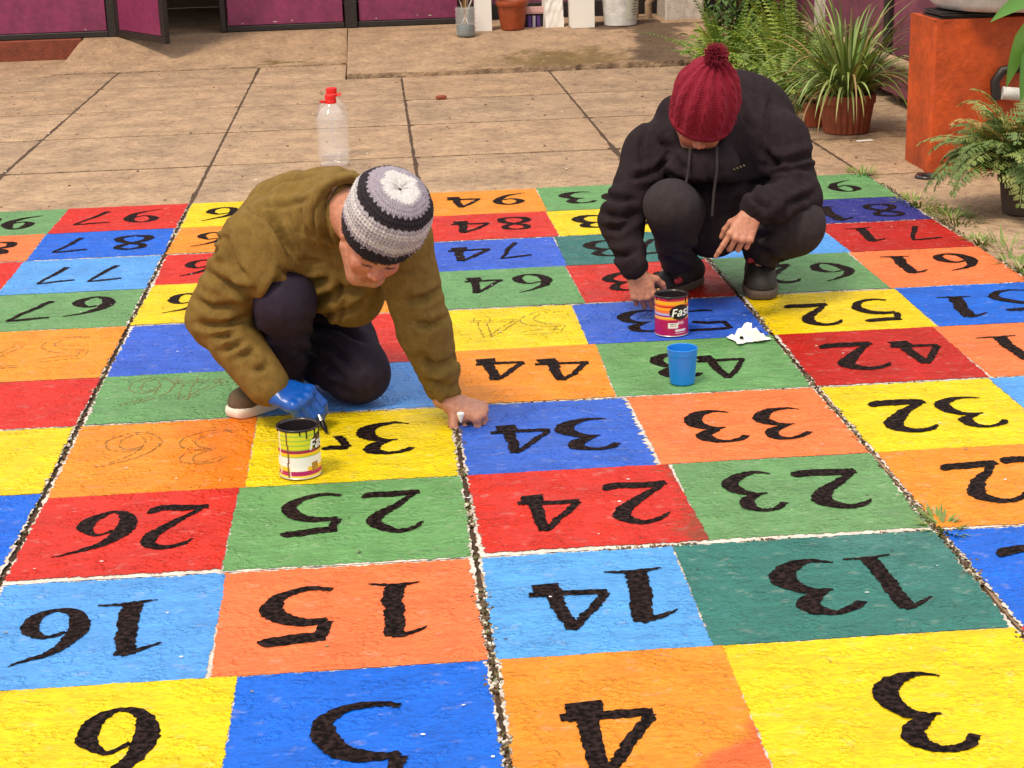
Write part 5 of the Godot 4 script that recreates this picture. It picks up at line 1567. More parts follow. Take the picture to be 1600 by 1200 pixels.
# ------------------------------------------------------------------ people
class Field:
	# signed distances on a grid, joined smoothly and meshed as surface nets
	var lo: Vector3
	var cell: float
	var nx: int
	var ny: int
	var nz: int
	var d := PackedFloat32Array()
	func _init(a: Vector3, b: Vector3, c: float) -> void:
		lo = a
		cell = c
		nx = int((b.x - a.x) / c) + 2
		ny = int((b.y - a.y) / c) + 2
		nz = int((b.z - a.z) / c) + 2
		d.resize(nx * ny * nz)
		d.fill(1.0)
	func span(mn: Vector3, mx: Vector3) -> Array:
		var a := ((mn - lo) / cell).floor()
		var b := ((mx - lo) / cell).ceil()
		return [maxi(0, int(a.x)), maxi(0, int(a.y)), maxi(0, int(a.z)), mini(nx - 1, int(b.x)), mini(ny - 1, int(b.y)), mini(nz - 1, int(b.z))]
	func cone(a: Vector3, b: Vector3, ra: float, rb: float, k := 0.03, ax := Vector3.ZERO, s := 1.0) -> void:
		# tapered capsule; stretched s times along ax
		var m := (maxf(ra, rb)) * maxf(1.0, s) + k + 2.0 * cell
		var mm := Vector3(m, m, m)
		var r := span(a.min(b) - mm, a.max(b) + mm)
		var ba := b - a
		var inv := 1.0 / maxf(ba.length_squared(), 1e-9)
		var flat := s != 1.0
		var q := 1.0 / s - 1.0
		if flat:
			ba += ax * (ba.dot(ax) * q)
			inv = 1.0 / maxf(ba.length_squared(), 1e-9)
		for iz in range(r[2], r[5] + 1):
			for iy in range(r[1], r[4] + 1):
				var row := (iz * ny + iy) * nx
				for ix in range(r[0], r[3] + 1):
					var pa := Vector3(lo.x + ix * cell, lo.y + iy * cell, lo.z + iz * cell) - a
					if flat:
						pa += ax * (pa.dot(ax) * q)
					var t := clampf(pa.dot(ba) * inv, 0.0, 1.0)
					var e := (pa - ba * t).length() - lerpf(ra, rb, t)
					var c := d[row + ix]
					var h := maxf(k - absf(c - e), 0.0) / k
					d[row + ix] = minf(c, e) - h * h * k * 0.25
	func ball(c0: Vector3, rad: Vector3, ba: Basis, k := 0.02, cut := false) -> void:
		var m := maxf(rad.x, maxf(rad.y, rad.z)) + k + 2.0 * cell
		var mm := Vector3(m, m, m)
		var r := span(c0 - mm, c0 + mm)
		var ti := ba.transposed()
		var small := minf(rad.x, minf(rad.y, rad.z))
		for iz in range(r[2], r[5] + 1):
			for iy in range(r[1], r[4] + 1):
				var row := (iz * ny + iy) * nx
				for ix in range(r[0], r[3] + 1):
					var p := ti * (Vector3(lo.x + ix * cell, lo.y + iy * cell, lo.z + iz * cell) - c0)
					var q := Vector3(p.x / rad.x, p.y / rad.y, p.z / rad.z)
					var k0 := q.length()
					var k1 := Vector3(q.x / rad.x, q.y / rad.y, q.z / rad.z).length()
					var e := k0 * (k0 - 1.0) / k1 if k1 > 1e-6 else -small
					var c := d[row + ix]
					if cut:
						var h := maxf(k - absf(c + e), 0.0) / k
						d[row + ix] = maxf(c, -e) + h * h * k * 0.25
					else:
						var h := maxf(k - absf(c - e), 0.0) / k
						d[row + ix] = minf(c, e) - h * h * k * 0.25
	func plane_cut(p0: Vector3, n: Vector3) -> void:
		# removes what lies on the side n points to
		for iz in nz:
			for iy in ny:
				var row := (iz * ny + iy) * nx
				for ix in nx:
					var e := (Vector3(lo.x + ix * cell, lo.y + iy * cell, lo.z + iz * cell) - p0).dot(n)
					if e > d[row + ix]: d[row + ix] = e
	func mesh_into(out: MB, base: Vector3, fold: Callable, tint = null) -> void:
		var at := PackedInt32Array()
		at.resize(nx * ny * nz)
		at.fill(-1)
		var v := PackedVector3Array()
		var off := [0, 1, nx, nx + 1, nx * ny, nx * ny + 1, nx * ny + nx, nx * ny + nx + 1]
		var edges := [[0, 1], [2, 3], [4, 5], [6, 7], [0, 2], [1, 3], [4, 6], [5, 7], [0, 4], [1, 5], [2, 6], [3, 7]]
		var lim := cell * 2.5
		for iz in nz - 1:
			for iy in ny - 1:
				var row := (iz * ny + iy) * nx
				for ix in nx - 1:
					var i := row + ix
					if absf(d[i]) > lim:
						continue
					var inside := 0
					for o: int in off:
						if d[i + o] < 0.0: inside += 1
					if inside == 0 or inside == 8:
						continue
					var sum := Vector3.ZERO
					var n := 0
					for e: Array in edges:
						var da := d[i + off[e[0]]]
						var db := d[i + off[e[1]]]
						if (da < 0.0) == (db < 0.0):
							continue
						var t := da / (da - db)
						var a: int = e[0]
						var b: int = e[1]
						sum += Vector3(lerpf(a & 1, b & 1, t), lerpf((a >> 1) & 1, (b >> 1) & 1, t), lerpf(a >> 2, b >> 2, t))
						n += 1
					at[i] = v.size()
					v.append(lo + (Vector3(ix, iy, iz) + sum / n) * cell)
		var idx := PackedInt32Array()
		for iz in range(1, nz - 1):
			for iy in range(1, ny - 1):
				var row := (iz * ny + iy) * nx
				for ix in range(1, nx - 1):
					var i := row + ix
					if absf(d[i]) > lim:
						continue
					var s := d[i] < 0.0
					for axis in 3:
						var o: int = [1, nx, nx * ny][axis]
						if s == (d[i + o] < 0.0):
							continue
						var u: int = [nx, nx * ny, 1][axis]
						var w: int = [nx * ny, 1, nx][axis]
						var q0 := at[i - u - w]
						var q1 := at[i - w]
						var q2 := at[i]
						var q3 := at[i - u]
						if q0 < 0 or q1 < 0 or q2 < 0 or q3 < 0:
							continue
						if s:
							idx.append_array(PackedInt32Array([q0, q3, q2, q0, q2, q1]))
						else:
							idx.append_array(PackedInt32Array([q0, q1, q2, q0, q2, q3]))
		var nn := PackedVector3Array()
		nn.resize(v.size())
		nn.fill(Vector3.ZERO)
		for i in range(0, idx.size(), 3):
			var a := v[idx[i]]
			var f := (v[idx[i + 2]] - a).cross(v[idx[i + 1]] - a)
			nn[idx[i]] += f
			nn[idx[i + 1]] += f
			nn[idx[i + 2]] += f
		var first := out.v.size()
		for i in v.size():
			var nrm := nn[i].normalized()
			var res: float = fold.call(v[i], nrm)
			if tint != null: out.col = tint.call(v[i])
			out.vert(v[i] + nrm * res - base)
		for i in idx:
			out.idx.append(first + i)

func folds(bones: Array, creases: Array, broad: float, look := Vector3.ZERO) -> Callable:
	# cloth folds. bones: [from, to, depth, folds per metre, where along it they gather 0..1, how widely]
	# creases: [points, depth, width], a groove with a soft lip on the side of the cloth that faces «look»
	return func(p: Vector3, nrm: Vector3) -> float:
		var total := 0.0
		var weight := 0.0001
		for b: Array in bones:
			var a: Vector3 = b[0]
			var ba: Vector3 = b[1] - a
			var l := ba.length()
			var t := (p - a).dot(ba) / (l * l)
			var tc := clampf(t, 0.0, 1.0)
			var away := p - a - ba * tc
			var w := exp(-away.length_squared() / 0.010)
			var dirv := away.normalized()
			var lean := dirv.dot(Vector3(0.75, 0.35, 0.55))
			var warp := fold_noise.get_noise_3d(p.x * 3.0 + b[3], p.y * 3.0, p.z * 3.0)
			var phase: float = (t * l + 0.045 * lean) * b[3] * TAU + 5.0 * warp
			var env := 1.0
			if b.size() > 4:
				env = exp(-pow((t - b[4]) / b[5], 2.0))
			env *= smoothstep(-0.5, 0.15, fold_noise.get_noise_3d(dirv.x * 0.7 + b[3] * 5.0, dirv.y * 0.7 + t * 1.5, dirv.z * 0.7))
			var s := 0.5 + 0.5 * sin(phase)
			total += w * b[2] * env * (s * s - 0.3)
			weight += w
		var f := total / weight
		f += broad * fold_noise.get_noise_3d(p.x * 3.2, p.y * 3.2, p.z * 3.2)
		if look != Vector3.ZERO and nrm.dot(look) < 0.05:
			return f
		for c: Array in creases:
			var best := 1.0
			var end := 1.0
			var pts: Array = c[0]
			for i in pts.size() - 1:
				var a: Vector3 = pts[i]
				var ba: Vector3 = pts[i + 1] - a
				ba -= look * ba.dot(look)
				var pa := p - a
				pa -= look * pa.dot(look)
				var raw := pa.dot(ba) / ba.length_squared()
				var t := clampf(raw, 0.0, 1.0)
				var dist := (pa - ba * t).length()
				if dist < best:
					best = dist
					end = smoothstep(0.0, 0.5, (t + i) / (pts.size() - 1.0) * 2.0) * smoothstep(0.0, 0.5, 2.0 - (t + i) / (pts.size() - 1.0) * 2.0)
			var q: float = best / c[2]
			if q < 4.0:
				f -= c[1] * (0.35 + 0.65 * end) * (exp(-q * q * 1.2) - 0.42 * exp(-(q - 2.0) * (q - 2.0) * 0.55))
		return f

func no_fold() -> Callable:
	return func(_p: Vector3, _n: Vector3) -> float: return 0.0

func hand(f: Field, wrist: Vector3, finger: Vector3, back: Vector3, thumb_sign: float, sc: float, curls: Array, thumb: Array, grow := 0.0, forearm := Vector3.ZERO) -> Dictionary:
	var z := finger.normalized()
	var y := (back - z * back.dot(z)).normalized()
	var x := y.cross(z)
	var B := Basis(x, y, z)
	var xs := [0.031, 0.010, -0.011, -0.030]
	var zs := [0.083, 0.087, 0.082, 0.073]
	var lens := [[0.040, 0.024, 0.021], [0.044, 0.028, 0.022], [0.041, 0.026, 0.021], [0.032, 0.020, 0.019]]
	var info := {"tips": [], "basis": B}
	if forearm != Vector3.ZERO:
		f.cone(forearm, wrist - z * 0.02 * sc, (0.025 + grow) * sc, (0.022 + grow) * sc, 0.01)
	f.cone(wrist - z * 0.025 * sc, wrist + z * 0.014 * sc, (0.0215 + grow) * sc, (0.020 + grow) * sc, 0.012, x, 1.25)
	for i in 4:
		var base := wrist + B * (Vector3(xs[i] * thumb_sign * 0.58, 0, 0.006) * sc)
		var mcp := wrist + B * (Vector3(xs[i] * thumb_sign, 0.002 if i == 1 or i == 2 else 0.0, zs[i]) * sc)
		f.cone(base, mcp, (0.0150 + grow) * sc, (0.0118 + grow) * sc, 0.012)
	# heel and ball of the thumb
	f.cone(wrist + B * (Vector3(0.016 * thumb_sign, -0.008, 0.012) * sc), wrist + B * (Vector3(0.030 * thumb_sign, -0.011, 0.048) * sc), (0.015 + grow) * sc, (0.0135 + grow) * sc, 0.014)
	for i in 4:
		var mcp := wrist + B * (Vector3(xs[i] * thumb_sign, 0, zs[i]) * sc)
		var c: Array = curls[i]
		var ang: float = 0.0
		var p := mcp
		f.ball(mcp + B * Vector3(0, 0.003 * sc, 0), Vector3.ONE * (0.0108 + grow) * sc, Basis.IDENTITY, 0.006)
		for s in 3:
			ang += c[s + 1]
			var dl := Vector3(sin(c[0]) * thumb_sign, -sin(ang), cos(ang) * cos(c[0])).normalized()
			var nxt: Vector3 = p + B * (dl * lens[i][s] * sc)
			var r0: float = ([0.0098, 0.0089, 0.0080][s] - (0.0012 if i == 3 else 0.0) + grow) * sc
			var r1: float = ([0.0090, 0.0081, 0.0066][s] - (0.0012 if i == 3 else 0.0) + grow) * sc
			f.cone(p, nxt, r0, r1, 0.0035)
			p = nxt
		info.tips.append(p)
	var tp := wrist + B * (Vector3(0.022 * thumb_sign, -0.006, 0.018) * sc)
	var tl := [0.042, 0.031, 0.026]
	for s in 3:
		var dv: Vector3 = thumb[s]
		var dl := Vector3(dv.x * thumb_sign, dv.y, dv.z).normalized()
		var nxt: Vector3 = tp + B * (dl * tl[s] * sc)
		f.cone(tp, nxt, ([0.0135, 0.0108, 0.0098][s] + grow) * sc, ([0.0108, 0.0098, 0.0078][s] + grow) * sc, 0.006)
		tp = nxt
	info.tips.append(tp)
	return info

func face_tint(c: Vector3, up: Vector3, fw: Vector3) -> Callable:
	# redder cheeks, nose, ears and lips, dark brows and lash lines, a shaved jaw
	var y := up.normalized()
	var z := (fw - y * fw.dot(y)).normalized()
	var x := y.cross(z)
	return func(p: Vector3) -> Color:
		var q := Vector3((p - c).dot(x), (p - c).dot(y), (p - c).dot(z))
		var col := Color.WHITE
		var ax := absf(q.x)
		var rosy := exp(-(Vector2(ax - 0.040, q.y + 0.030).length_squared()) / 0.0006) + exp(-(Vector2(ax, q.y + 0.03).length_squared()) / 0.0003)
		if q.z > 0.03: col = col.lerp(Color(1.0, 0.72, 0.68), clampf(rosy, 0, 1) * 0.8)
		if q.z > 0.06 and ax < 0.024 and absf(q.y + 0.067) < 0.009: col = Color(0.78, 0.48, 0.46)
		if q.y < -0.05 and q.z > 0.0: col = col.lerp(Color(0.72, 0.70, 0.70), 0.35)
		if q.z > 0.05 and ax > 0.012 and ax < 0.050 and absf(q.y - 0.017 + ax * 0.10) < 0.0055: col = Color(0.10, 0.07, 0.06)
		if q.z > 0.06 and ax > 0.017 and ax < 0.043 and absf(q.y + 0.0095) < 0.0022: col = Color(0.12, 0.08, 0.07)
		return col

func head(f: Field, c: Vector3, up: Vector3, fw: Vector3, neck_to: Vector3) -> Basis:
	var y := up.normalized()
	var z := (fw - y * fw.dot(y)).normalized()
	var x := y.cross(z)
	var B := Basis(x, y, z)
	f.ball(c + B * Vector3(0, 0.035, -0.012), Vector3(0.074, 0.088, 0.092), B, 0.02)
	f.ball(c + B * Vector3(0, -0.022, 0.018), Vector3(0.061, 0.078, 0.074), B, 0.03)
	f.cone(c + B * Vector3(-0.02, -0.092, 0.060), c + B * Vector3(0.02, -0.092, 0.060), 0.022, 0.022, 0.03)
	for s: float in [-1.0, 1.0]:
		f.ball(c + B * Vector3(s * 0.036, -0.030, 0.066), Vector3(0.024, 0.024, 0.018), B, 0.025)
		f.cone(c + B * Vector3(s * 0.056, -0.055, 0.0), c + B * Vector3(s * 0.026, -0.090, 0.050), 0.018, 0.018, 0.03)
		f.cone(c + B * Vector3(s * 0.012, 0.016, 0.086), c + B * Vector3(s * 0.046, 0.012, 0.070), 0.010, 0.009, 0.014)
	for s: float in [-1.0, 1.0]:
		f.ball(c + B * Vector3(s * 0.030, -0.002, 0.098), Vector3(0.017, 0.011, 0.014), B, 0.010, true)
		f.ball(c + B * Vector3(s * 0.030, -0.004, 0.076), Vector3(0.0135, 0.0115, 0.0085), B, 0.003)
		f.ball(c + B * Vector3(s * 0.030, -0.0135, 0.0795), Vector3(0.013, 0.003, 0.007), B, 0.005)
	f.cone(c + B * Vector3(0, 0.010, 0.086), c + B * Vector3(0, -0.030, 0.106), 0.0075, 0.0085, 0.012)
	for s: float in [-1.0, 1.0]:
		f.ball(c + B * Vector3(s * 0.0115, -0.034, 0.096), Vector3(0.0085, 0.0075, 0.010), B, 0.006)
		f.ball(c + B * Vector3(s * 0.006, -0.043, 0.103), Vector3(0.0035, 0.004, 0.005), B, 0.003, true)
	f.cone(c + B * Vector3(-0.019, -0.062, 0.080), c + B * Vector3(0.019, -0.062, 0.080), 0.0065, 0.0065, 0.008)
	f.cone(c + B * Vector3(-0.016, -0.071, 0.079), c + B * Vector3(0.016, -0.071, 0.079), 0.0070, 0.0070, 0.006)
	for s: float in [-1.0, 1.0]:
		f.ball(c + B * Vector3(s * 0.076, -0.010, -0.012), Vector3(0.009, 0.031, 0.019), B * Basis(Vector3.UP, s * -0.35), 0.008)
		f.ball(c + B * Vector3(s * 0.084, -0.006, -0.006), Vector3(0.006, 0.016, 0.009), B, 0.005, true)
	f.cone(c + B * Vector3(0, -0.045, -0.035), neck_to, 0.052, 0.060, 0.03)
	return B

func shoe(parent: Node3D, base: Vector3, heel: Vector3, toe: Vector3, width: float, m_up: Material, m_sole: Material, ankle: Vector3, high: float, sole_h: float) -> Node3D:
	var holder := Node3D.new()
	holder.name = "shoe"
	parent.add_child(holder, true)
	var d := toe - heel
	d.y = 0.0
	var l := d.length()
	d = d.normalized()
	var side := Vector3.UP.cross(d)
	var y0 := 0.0045
	# sole: foot outline, straight up, rounded lip
	var b := MB.new()
	var n := 48
	var outline := []
	for i in n:
		var a := TAU * i / n
		var t := 0.5 - 0.5 * cos(a)
		var w: float = width * 0.5 * (0.80 + 0.24 * sin(t * PI * 0.9) + 0.10 * t) * pow(absf(sin(a)), 0.42) * signf(sin(a))
		outline.append([d * (l * (t - 0.0)) , side * w])
	var levels := [[0.96, 0.0], [1.0, 0.004], [1.02, sole_h * 0.6], [1.0, sole_h], [0.9, sole_h + 0.002]]
	for lv: Array in levels:
		for o: Array in outline:
			var mid: Vector3 = d * l * 0.5
			b.vert(heel * Vector3(1, 0, 1) + Vector3(0, y0 + lv[1], 0) + mid + (o[0] - mid + o[1]) * lv[0] - base)
	for k in levels.size() - 1:
		for i in n:
			var i2 := (i + 1) % n
			b.quad(k * n + i, (k + 1) * n + i, (k + 1) * n + i2, k * n + i2)
	part(b.commit(), "sole", m_sole, holder)
	var lo := heel.min(toe).min(ankle) - Vector3(0.08, 0.03, 0.08)
	var hi := heel.max(toe).max(ankle) + Vector3(0.08, 0.10, 0.08)
	var f := Field.new(lo, hi, 0.005)
	var up := Vector3(0, y0 + sole_h, 0)
	var h0 := heel * Vector3(1, 0, 1) + up
	var r := width * 0.5
	f.cone(h0 + d * r * 0.9 + Vector3(0, 0.026, 0), h0 + d * l * 0.5 + Vector3(0, 0.022, 0), r * 0.80, r * 0.92, 0.03)
	f.cone(h0 + d * l * 0.5 + Vector3(0, 0.018, 0), h0 + d * (l - r * 0.98) + Vector3(0, 0.006, 0), r * 0.92, r * 0.90, 0.02)
	f.cone(h0 + d * l * 0.62 + Vector3(0, 0.034, 0), ankle + Vector3(0, 0.01, 0), r * 0.50, r * 0.72, 0.03)
	f.cone(h0 + d * r * 0.8 + Vector3(0, 0.03, 0), ankle + Vector3(0, high, 0), r * 0.74, r * 0.84, 0.03)
	f.plane_cut(Vector3(0, y0 + sole_h - 0.001, 0), Vector3.DOWN)
	var um := MB.new()
	f.mesh_into(um, base, folds([[heel, toe, 0.0012, 40.0]], [[[h0 + d * l * 0.70 + Vector3(0, 0.06, 0) - side * r, h0 + d * l * 0.74 + Vector3(0, 0.05, 0), h0 + d * l * 0.70 + Vector3(0, 0.06, 0) + side * r], 0.002, 0.005]], 0.0008))
	var u := part(um.commit(), "upper", m_up, holder)
	for i in 4:
		var q := h0 + d * l * (0.48 + 0.075 * i) + Vector3(0, 0.075 - 0.012 * i, 0)
		part(tube_mesh([q - side * r * 0.42 - Vector3(0, 0.012, 0) - base, q + Vector3(0, 0.004, 0) - base, q + side * r * 0.42 - Vector3(0, 0.012, 0) - base], 0.0022, 6), "lace", m_sole if high < 0.02 else m_up, u)
	return holder

func knit_hat(centre: Vector3, up: Vector3, fw: Vector3, prof: Array, colour: Callable, relief: Callable, base: Vector3, sides: int, rows: int) -> ArrayMesh:
	# profile points: radius, height, over the crown's axis, brim first
	var y := up.normalized()
	var z := (fw - y * fw.dot(y)).normalized()
	var x := y.cross(z)
	var b := MB.new()
	var c3 := []
	for p: Vector2 in prof:
		c3.append(Vector3(p.x, p.y, 0))
	var line := smooth_line(c3, 0.002)
	for j in rows + 1:
		var fj := float(j) / rows * (line.size() - 1)
		var q: Vector3 = line[int(fj)].lerp(line[mini(int(fj) + 1, line.size() - 1)], fj - int(fj))
		var t := float(j) / rows
		for i in sides:
			var a := TAU * i / sides
			var r: float = q.x + relief.call(a, t) * minf(1.0, q.x / 0.04)
			b.col = colour.call(a, t)
			b.vert(centre + x * cos(a) * r * 0.94 + z * sin(a) * r + y * q.y - base)
	for j in rows:
		for i in sides:
			var i2 := (i + 1) % sides
			b.quad(j * sides + i, (j + 1) * sides + i, (j + 1) * sides + i2, j * sides + i2)
	return b.commit()

func brush(label: String, top: Vector3, tip: Vector3, group: String) -> void:
	var t := thing("paint_brush", label, "brush", tip, 0.0, group)
	var d := (top - tip)
	part(tube_mesh([d * 0.55, d * 0.7, d * 0.9, d], [0.005, 0.006, 0.007, 0.005], 10), "handle", M.wood, t)
	part(tube_mesh([d * 0.34, d * 0.56], [0.0062, 0.0052], 10), "ferrule", M.metal, t)
	part(tube_mesh([Vector3.ZERO + d * 0.01, d * 0.15, d * 0.345], [0.0022, 0.0075, 0.006], 10), "bristles", M.wet_black, t)

func build_kneeling_person() -> void:
	var base := Vector3(-0.38, 0.0, -1.65)
	var t := thing("person", "person in an olive jacket and striped knit hat kneeling on one knee, painting", "person", base)
	var pelvis := Vector3(-0.43, 0.30, -1.88)
	var mid := Vector3(-0.385, 0.455, -1.74)
	var chest := Vector3(-0.30, 0.525, -1.56)
	var neck := Vector3(-0.262, 0.580, -1.43)
	var sh_r := Vector3(-0.485, 0.485, -1.50)
	var el_r := Vector3(-0.612, 0.277, -1.56)
	var wr_r := Vector3(-0.474, 0.112, -1.425)
	var sh_l := Vector3(-0.125, 0.50, -1.43)
	var el_l := Vector3(-0.067, 0.25, -1.41)
	var wr_l := Vector3(-0.020, 0.062, -1.44)
	var hip_r := Vector3(-0.51, 0.27, -1.84)
	var hip_l := Vector3(-0.36, 0.25, -1.88)
	var kn_r := Vector3(-0.425, 0.342, -1.455)
	var an_r := Vector3(-0.448, 0.10, -1.66)
	var kn_l := Vector3(-0.245, 0.088, -1.605)
	var an_l := Vector3(-0.50, 0.062, -1.95)
	var brim := Vector3(-0.172, 0.558, -1.25)
	var up := Vector3(0.3779, 0.6994, 0.6067)
	var fw := Vector3(0.0673, -0.6743, 0.7354)
	var hc := brim - up * 0.024
	# skin: coarse trunk and limbs under the clothes, then a fine head and hands
	var skin := MB.new()
	var f := Field.new(Vector3(-0.76, 0.0, -2.1), Vector3(0.12, 0.75, -1.2), 0.016)
	f.cone(pelvis, mid, 0.11, 0.11, 0.05)
	f.cone(mid, chest, 0.11, 0.10, 0.05)
	f.cone(chest, neck, 0.09, 0.05, 0.04)
	for l: Array in [[chest, sh_r, 0.06, 0.055], [sh_r, el_r, 0.046, 0.036], [el_r, wr_r, 0.033, 0.024], [chest, sh_l, 0.06, 0.05], [sh_l, el_l, 0.044, 0.036], [el_l, wr_l, 0.032, 0.022], [pelvis, hip_r, 0.08, 0.08], [pelvis, hip_l, 0.08, 0.08], [hip_r, kn_r, 0.075, 0.055], [kn_r, an_r, 0.055, 0.034], [hip_l, kn_l, 0.07, 0.055], [kn_l, an_l, 0.05, 0.034], [an_l, an_l + Vector3(-0.04, -0.01, -0.1), 0.034, 0.03], [an_r, Vector3(-0.55, 0.05, -1.57), 0.034, 0.028]]:
		f.cone(l[0], l[1], l[2], l[3], 0.03)
	f.mesh_into(skin, base, no_fold())
	f = Field.new(hc - Vector3(0.17, 0.17, 0.19), hc + Vector3(0.15, 0.16, 0.15), 0.0034)
	head(f, hc, up, fw, neck)
	f.mesh_into(skin, base, no_fold(), face_tint(hc, up, fw))
	skin.col = Color.WHITE
	# fist on the ground
	f = Field.new(wr_l - Vector3(0.09, 0.07, 0.10), wr_l + Vector3(0.15, 0.09, 0.12), 0.0028)
	var fist_curl := [[0.02, 1.25, 1.75, 0.9], [0.0, 1.3, 1.75, 0.9], [-0.02, 1.3, 1.7, 0.9], [-0.05, 1.3, 1.65, 0.9]]
	hand(f, wr_l + Vector3(0.012, -0.010, 0.012), Vector3(0.86, -0.26, 0.44), Vector3(0.30, 0.90, 0.30), -1.0, 1.10, fist_curl, [Vector3(0.75, -0.55, 0.45), Vector3(0.15, -0.65, 0.8), Vector3(-0.25, -0.55, 0.85)], 0.0, wr_l + Vector3(-0.012, 0.06, 0.0))
	f.mesh_into(skin, base, no_fold())
	# hand inside the glove
	var gl_curl := [[0.04, 0.75, 0.75, 0.35], [0.0, 0.85, 0.75, 0.4], [-0.02, 0.95, 0.8, 0.4], [-0.06, 1.05, 0.85, 0.4]]
	var gl_thumb := [Vector3(0.55, -0.65, 0.6), Vector3(0.1, -0.75, 0.7), Vector3(-0.1, -0.7, 0.75)]
	var gl_dir := Vector3(0.84, -0.22, 0.38)
	var gl_back := Vector3(0.12, 0.86, 0.50)
	f = Field.new(wr_r - Vector3(0.10, 0.12, 0.10), wr_r + Vector3(0.20, 0.10, 0.16), 0.004)
	hand(f, wr_r, gl_dir, gl_back, 1.0, 0.98, gl_curl, gl_thumb, -0.0012, wr_r + Vector3(-0.07, 0.05, -0.05))
	f.mesh_into(skin, base, no_fold())
	part(skin.commit(), "body", M.skin, t)
	# glove
	f = Field.new(wr_r - Vector3(0.10, 0.12, 0.10), wr_r + Vector3(0.20, 0.10, 0.16), 0.0032)
	hand(f, wr_r, gl_dir, gl_back, 1.0, 1.14, gl_curl, gl_thumb, 0.0036)
	var gm := MB.new()
	f.mesh_into(gm, base, folds([[wr_r, wr_r + gl_dir * 0.12, 0.0014, 22.0]], [], 0.0018))
	part(gm.commit(), "glove", M.glove, t, "shiny blue rubber glove")
	# hair under the hat's edge
	var hb := Basis(up.cross(fw).normalized(), up.normalized(), fw.normalized())
	f = Field.new(hc - Vector3(0.14, 0.14, 0.14), hc + Vector3(0.14, 0.14, 0.14), 0.006)
	f.ball(hc + hb * Vector3(0, 0.022, -0.026), Vector3(0.078, 0.084, 0.084), hb, 0.01)
	f.plane_cut(hc + hb * Vector3(0, 0, 0.005), hb.z)
	f.plane_cut(hc + hb * Vector3(0, -0.035, -0.03), -hb.y)
	var hm := MB.new()
	f.mesh_into(hm, base, folds([], [], 0.003))
	part(hm.commit(), "hair", M.hair, t)
	# trousers
	f = Field.new(Vector3(-0.70, 0.0, -2.14), Vector3(-0.08, 0.52, -1.28), 0.0095)
	f.ball(pelvis + Vector3(0.0, -0.02, -0.01), Vector3(0.17, 0.13, 0.13), Basis.IDENTITY, 0.05)
	f.cone(hip_r, kn_r, 0.098, 0.074, 0.04)
	f.cone(kn_r, an_r, 0.074, 0.054, 0.035)
	f.cone(hip_l, kn_l, 0.112, 0.078, 0.04)
	f.cone(kn_l, an_l, 0.072, 0.050, 0.035)
	f.plane_cut(Vector3(0, 0.0055, 0), Vector3.DOWN)
	var tm := MB.new()
	f.mesh_into(tm, base, folds([[hip_r, kn_r, 0.005, 10.0, 0.3, 0.5], [kn_r, an_r, 0.008, 14.0, 0.8, 0.4], [hip_l, kn_l, 0.009, 11.0, 0.3, 0.5], [kn_l, an_l, 0.006, 12.0]], KNEEL_LEG_FOLDS, 0.006, KNEEL_LEG_FOLDS_VIEW))
	part(tm.commit(), "trousers", M.navy, t)
	# jacket
	f = Field.new(Vector3(-0.80, 0.03, -2.10), Vector3(0.13, 0.78, -1.22), 0.0068)
	f.cone(pelvis + Vector3(-0.01, 0.06, 0.0), mid, 0.150, 0.150, 0.06, Vector3(1, 0, 0), 1.12)
	f.cone(mid, chest, 0.150, 0.128, 0.06, Vector3(1, 0, 0.1).normalized(), 1.14)
	f.cone(chest, neck - Vector3(0.02, 0.01, 0.02), 0.122, 0.088, 0.05)
	f.cone(chest + Vector3(0.02, -0.06, 0.0), Vector3(-0.28, 0.40, -1.60), 0.105, 0.105, 0.05)
	f.cone(Vector3(-0.25, 0.43, -1.52), Vector3(-0.255, 0.325, -1.56), 0.090, 0.088, 0.05)
	f.cone(Vector3(-0.34, 0.42, -1.55), Vector3(-0.30, 0.345, -1.62), 0.080, 0.075, 0.05)
	f.cone(chest + Vector3(-0.02, 0.0, -0.02), sh_r, 0.105, 0.090, 0.05)
	f.cone(sh_r, el_r, 0.092, 0.078, 0.03)
	f.cone(el_r, wr_r + Vector3(-0.010, 0.012, -0.006), 0.077, 0.057, 0.025)
	f.cone(sh_r + Vector3(0.03, -0.03, 0.03), Vector3(-0.475, 0.425, -1.445), 0.072, 0.066, 0.04)
	f.cone(chest, sh_l, 0.105, 0.080, 0.05)
	f.cone(sh_l, el_l, 0.080, 0.066, 0.03)
	f.cone(el_l, wr_l + Vector3(-0.010, 0.034, -0.004), 0.066, 0.050, 0.025)
	# neck opening and cuffs
	f.ball(neck + Vector3(0.055, 0.012, 0.085), Vector3(0.088, 0.085, 0.085), Basis.IDENTITY, 0.02, true)
	var jm := MB.new()
	f.mesh_into(jm, base, folds([[pelvis, mid, 0.008, 9.0], [mid, chest, 0.004, 6.0], [chest, sh_r, 0.006, 9.0], [sh_r, el_r, 0.005, 12.0, 0.95, 0.5], [el_r, wr_r, 0.006, 13.0, 0.15, 0.6], [sh_l, el_l, 0.004, 10.0, 1.0, 0.6], [el_l, wr_l, 0.010, 17.0, 0.9, 0.3]], JACKET_FOLDS, 0.008, JACKET_FOLDS_VIEW))
	var jacket := part(jm.commit(), "jacket", M.olive, t)
	# collar stands round the neck
	var cd := (hc - neck).normalized()
	var cx := cd.cross(Vector3(0, 0, 1)).normalized()
	var cB := Basis(cx, cd, cx.cross(cd))
	var cb := MB.new()
	var ring := 60
